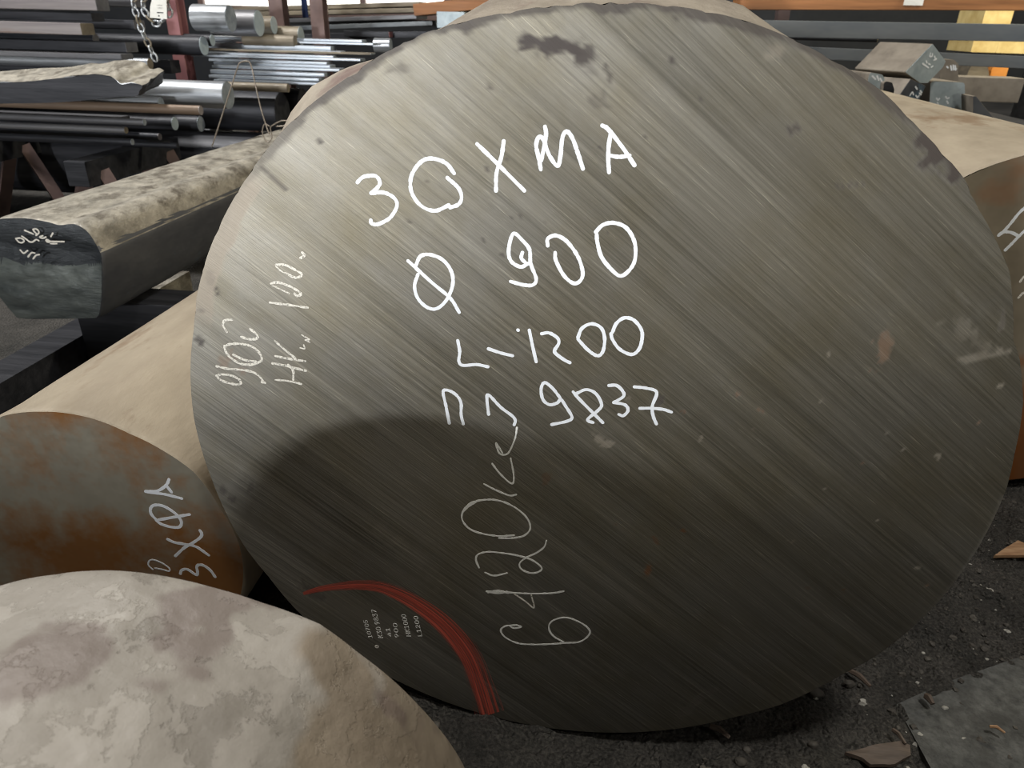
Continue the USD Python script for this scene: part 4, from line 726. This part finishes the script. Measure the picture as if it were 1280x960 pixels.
for (px, py, rp, mt, lb) in ((1021, 868, 4, M_pale, 'pale pebble left of the grey slab edge'), (1156, 811, 3, M_pale, 'pale pebble on the dark earth above the grey slab'), (1062, 853, 8, M_stone, 'dark clod at the foot of the big billet, beside the stick'), (927, 949, 8, M_stone, 'dark clod near the bottom edge, right of the centre'),
                             (1018, 928, 7, M_stone, 'dark clod left of the flat dark chip'), (1182, 926, 4, M_pale, 'white pebble lying on the grey slab'), (545, 918, 7, M_stone, 'clod of earth between the flaky bar and the big billet'), (935, 930, 6, M_stone, 'small dark clod below the billet, near the bottom edge'), (1020, 863, 12, M_stone, 'dark lump of earth touching the billet, lower right'), (1267, 625, 4, M_pale, 'pale pebble beside the orange face of the tan bar')):
    g = at(px, py, 2, 0); clod(g[0], g[1], rp / 1000., mt, 'pebble' if mt is M_pale else 'clod', lb, 'stone', px % 97)
def chip(pts, h, mat, label, name='wood_chip', lift=.004):
    P = np.array([at(x, y, 2, .006)[:2] for x, y in pts]); z = float(ground_z(P[:1, 0], P[:1, 1])[0]); m = trimesh.creation.extrude_polygon(Polygon(P), h, engine='earcut')
    for _ in range(2): m = m.subdivide()
    v = m.vertices.copy(); c = P.mean(0); v[:, 2] += z + lift + .010 * (fbm(np.c_[v[:, :2] * 30, 0 * v[:, 0]], 3, 5) - .3) + .12 * (v[:, 1] - c[1]); t = thing(name, label, 'wood chip', (*c, z)); part(t, 'chip', trimesh.Trimesh(v, m.faces, process=False), mat, 30)
chip([(1244, 691), (1262, 681), (1272, 676), (1296, 684), (1300, 693)], .006, M_chip, 'pale wood chip on the ground at the right frame edge', lift=.010)
chip([(1057, 938), (1090, 932), (1125, 927), (1138, 931), (1139, 943), (1120, 952), (1090, 952), (1078, 945)], .006, M_bark, 'flat dark brown chip on the ground beside the grey slab', lift=.008)
for (p, q, r, lb) in (((1062, 838), (1088, 858), .004, 'thin dark stick lying at the foot of the billet, lower right'), ((888, 908), (912, 922), .004, 'thin dark stick lying just below the billet, bottom centre'), ((1116, 912), (1132, 930), .003, 'thin dark stick pointing at the flat dark chip'), ((1237, 908), (1256, 916), .0022, 'thin pale stick lying on the grey slab'), ((1157, 870), (1166, 880), .005, 'thick dark twig lying on the grey slab')):
    a, b = at(*p, 2, .008), at(*q, 2, .008); t = thing('stick', lb, 'stick', (a + b) / 2); part(t, 'stick', tube([a, (a + b) / 2 + [0, .003, .002], b], [r, r * 1.1, r * .7], 6), M_chip if 'pale' in lb else M_bark)
rng = np.random.RandomState(5); gv = []
for k in range(5200):
    x, y = rng.uniform(-.28, 1.25), rng.uniform(-.2, .9)
    if y > .70 or (abs(x) < .5 and y > -.0 and x < .44): continue
    if x < .45 and x * x + (y - .1) ** 2 < .05: continue
    r = .0012 + .0056 * rng.rand() ** 3; s = trimesh.creation.icosphere(0 if r < .0035 else 1, 1.0); v = s.vertices * (.7 + .6 * rng.rand(len(s.vertices), 1)) * [r, r * .85, r * .7]; z = float(ground_z(np.array([x]), np.array([y]))[0]); gv.append(trimesh.Trimesh(v + [x, y, z + r * .2], s.faces, process=False))
gr = thing('gravel', 'fine dark gravel and grit scattered over the earth floor', 'gravel', (0, 0, 0), kind='stuff')
h = len(gv) * 9 // 10; part(gr, 'grit', cat_(*gv[:h]), M_stone, False, kind='stuff'); part(gr, 'grit', cat_(*gv[h:]), M_pale, False, 'pale grit', kind='stuff')
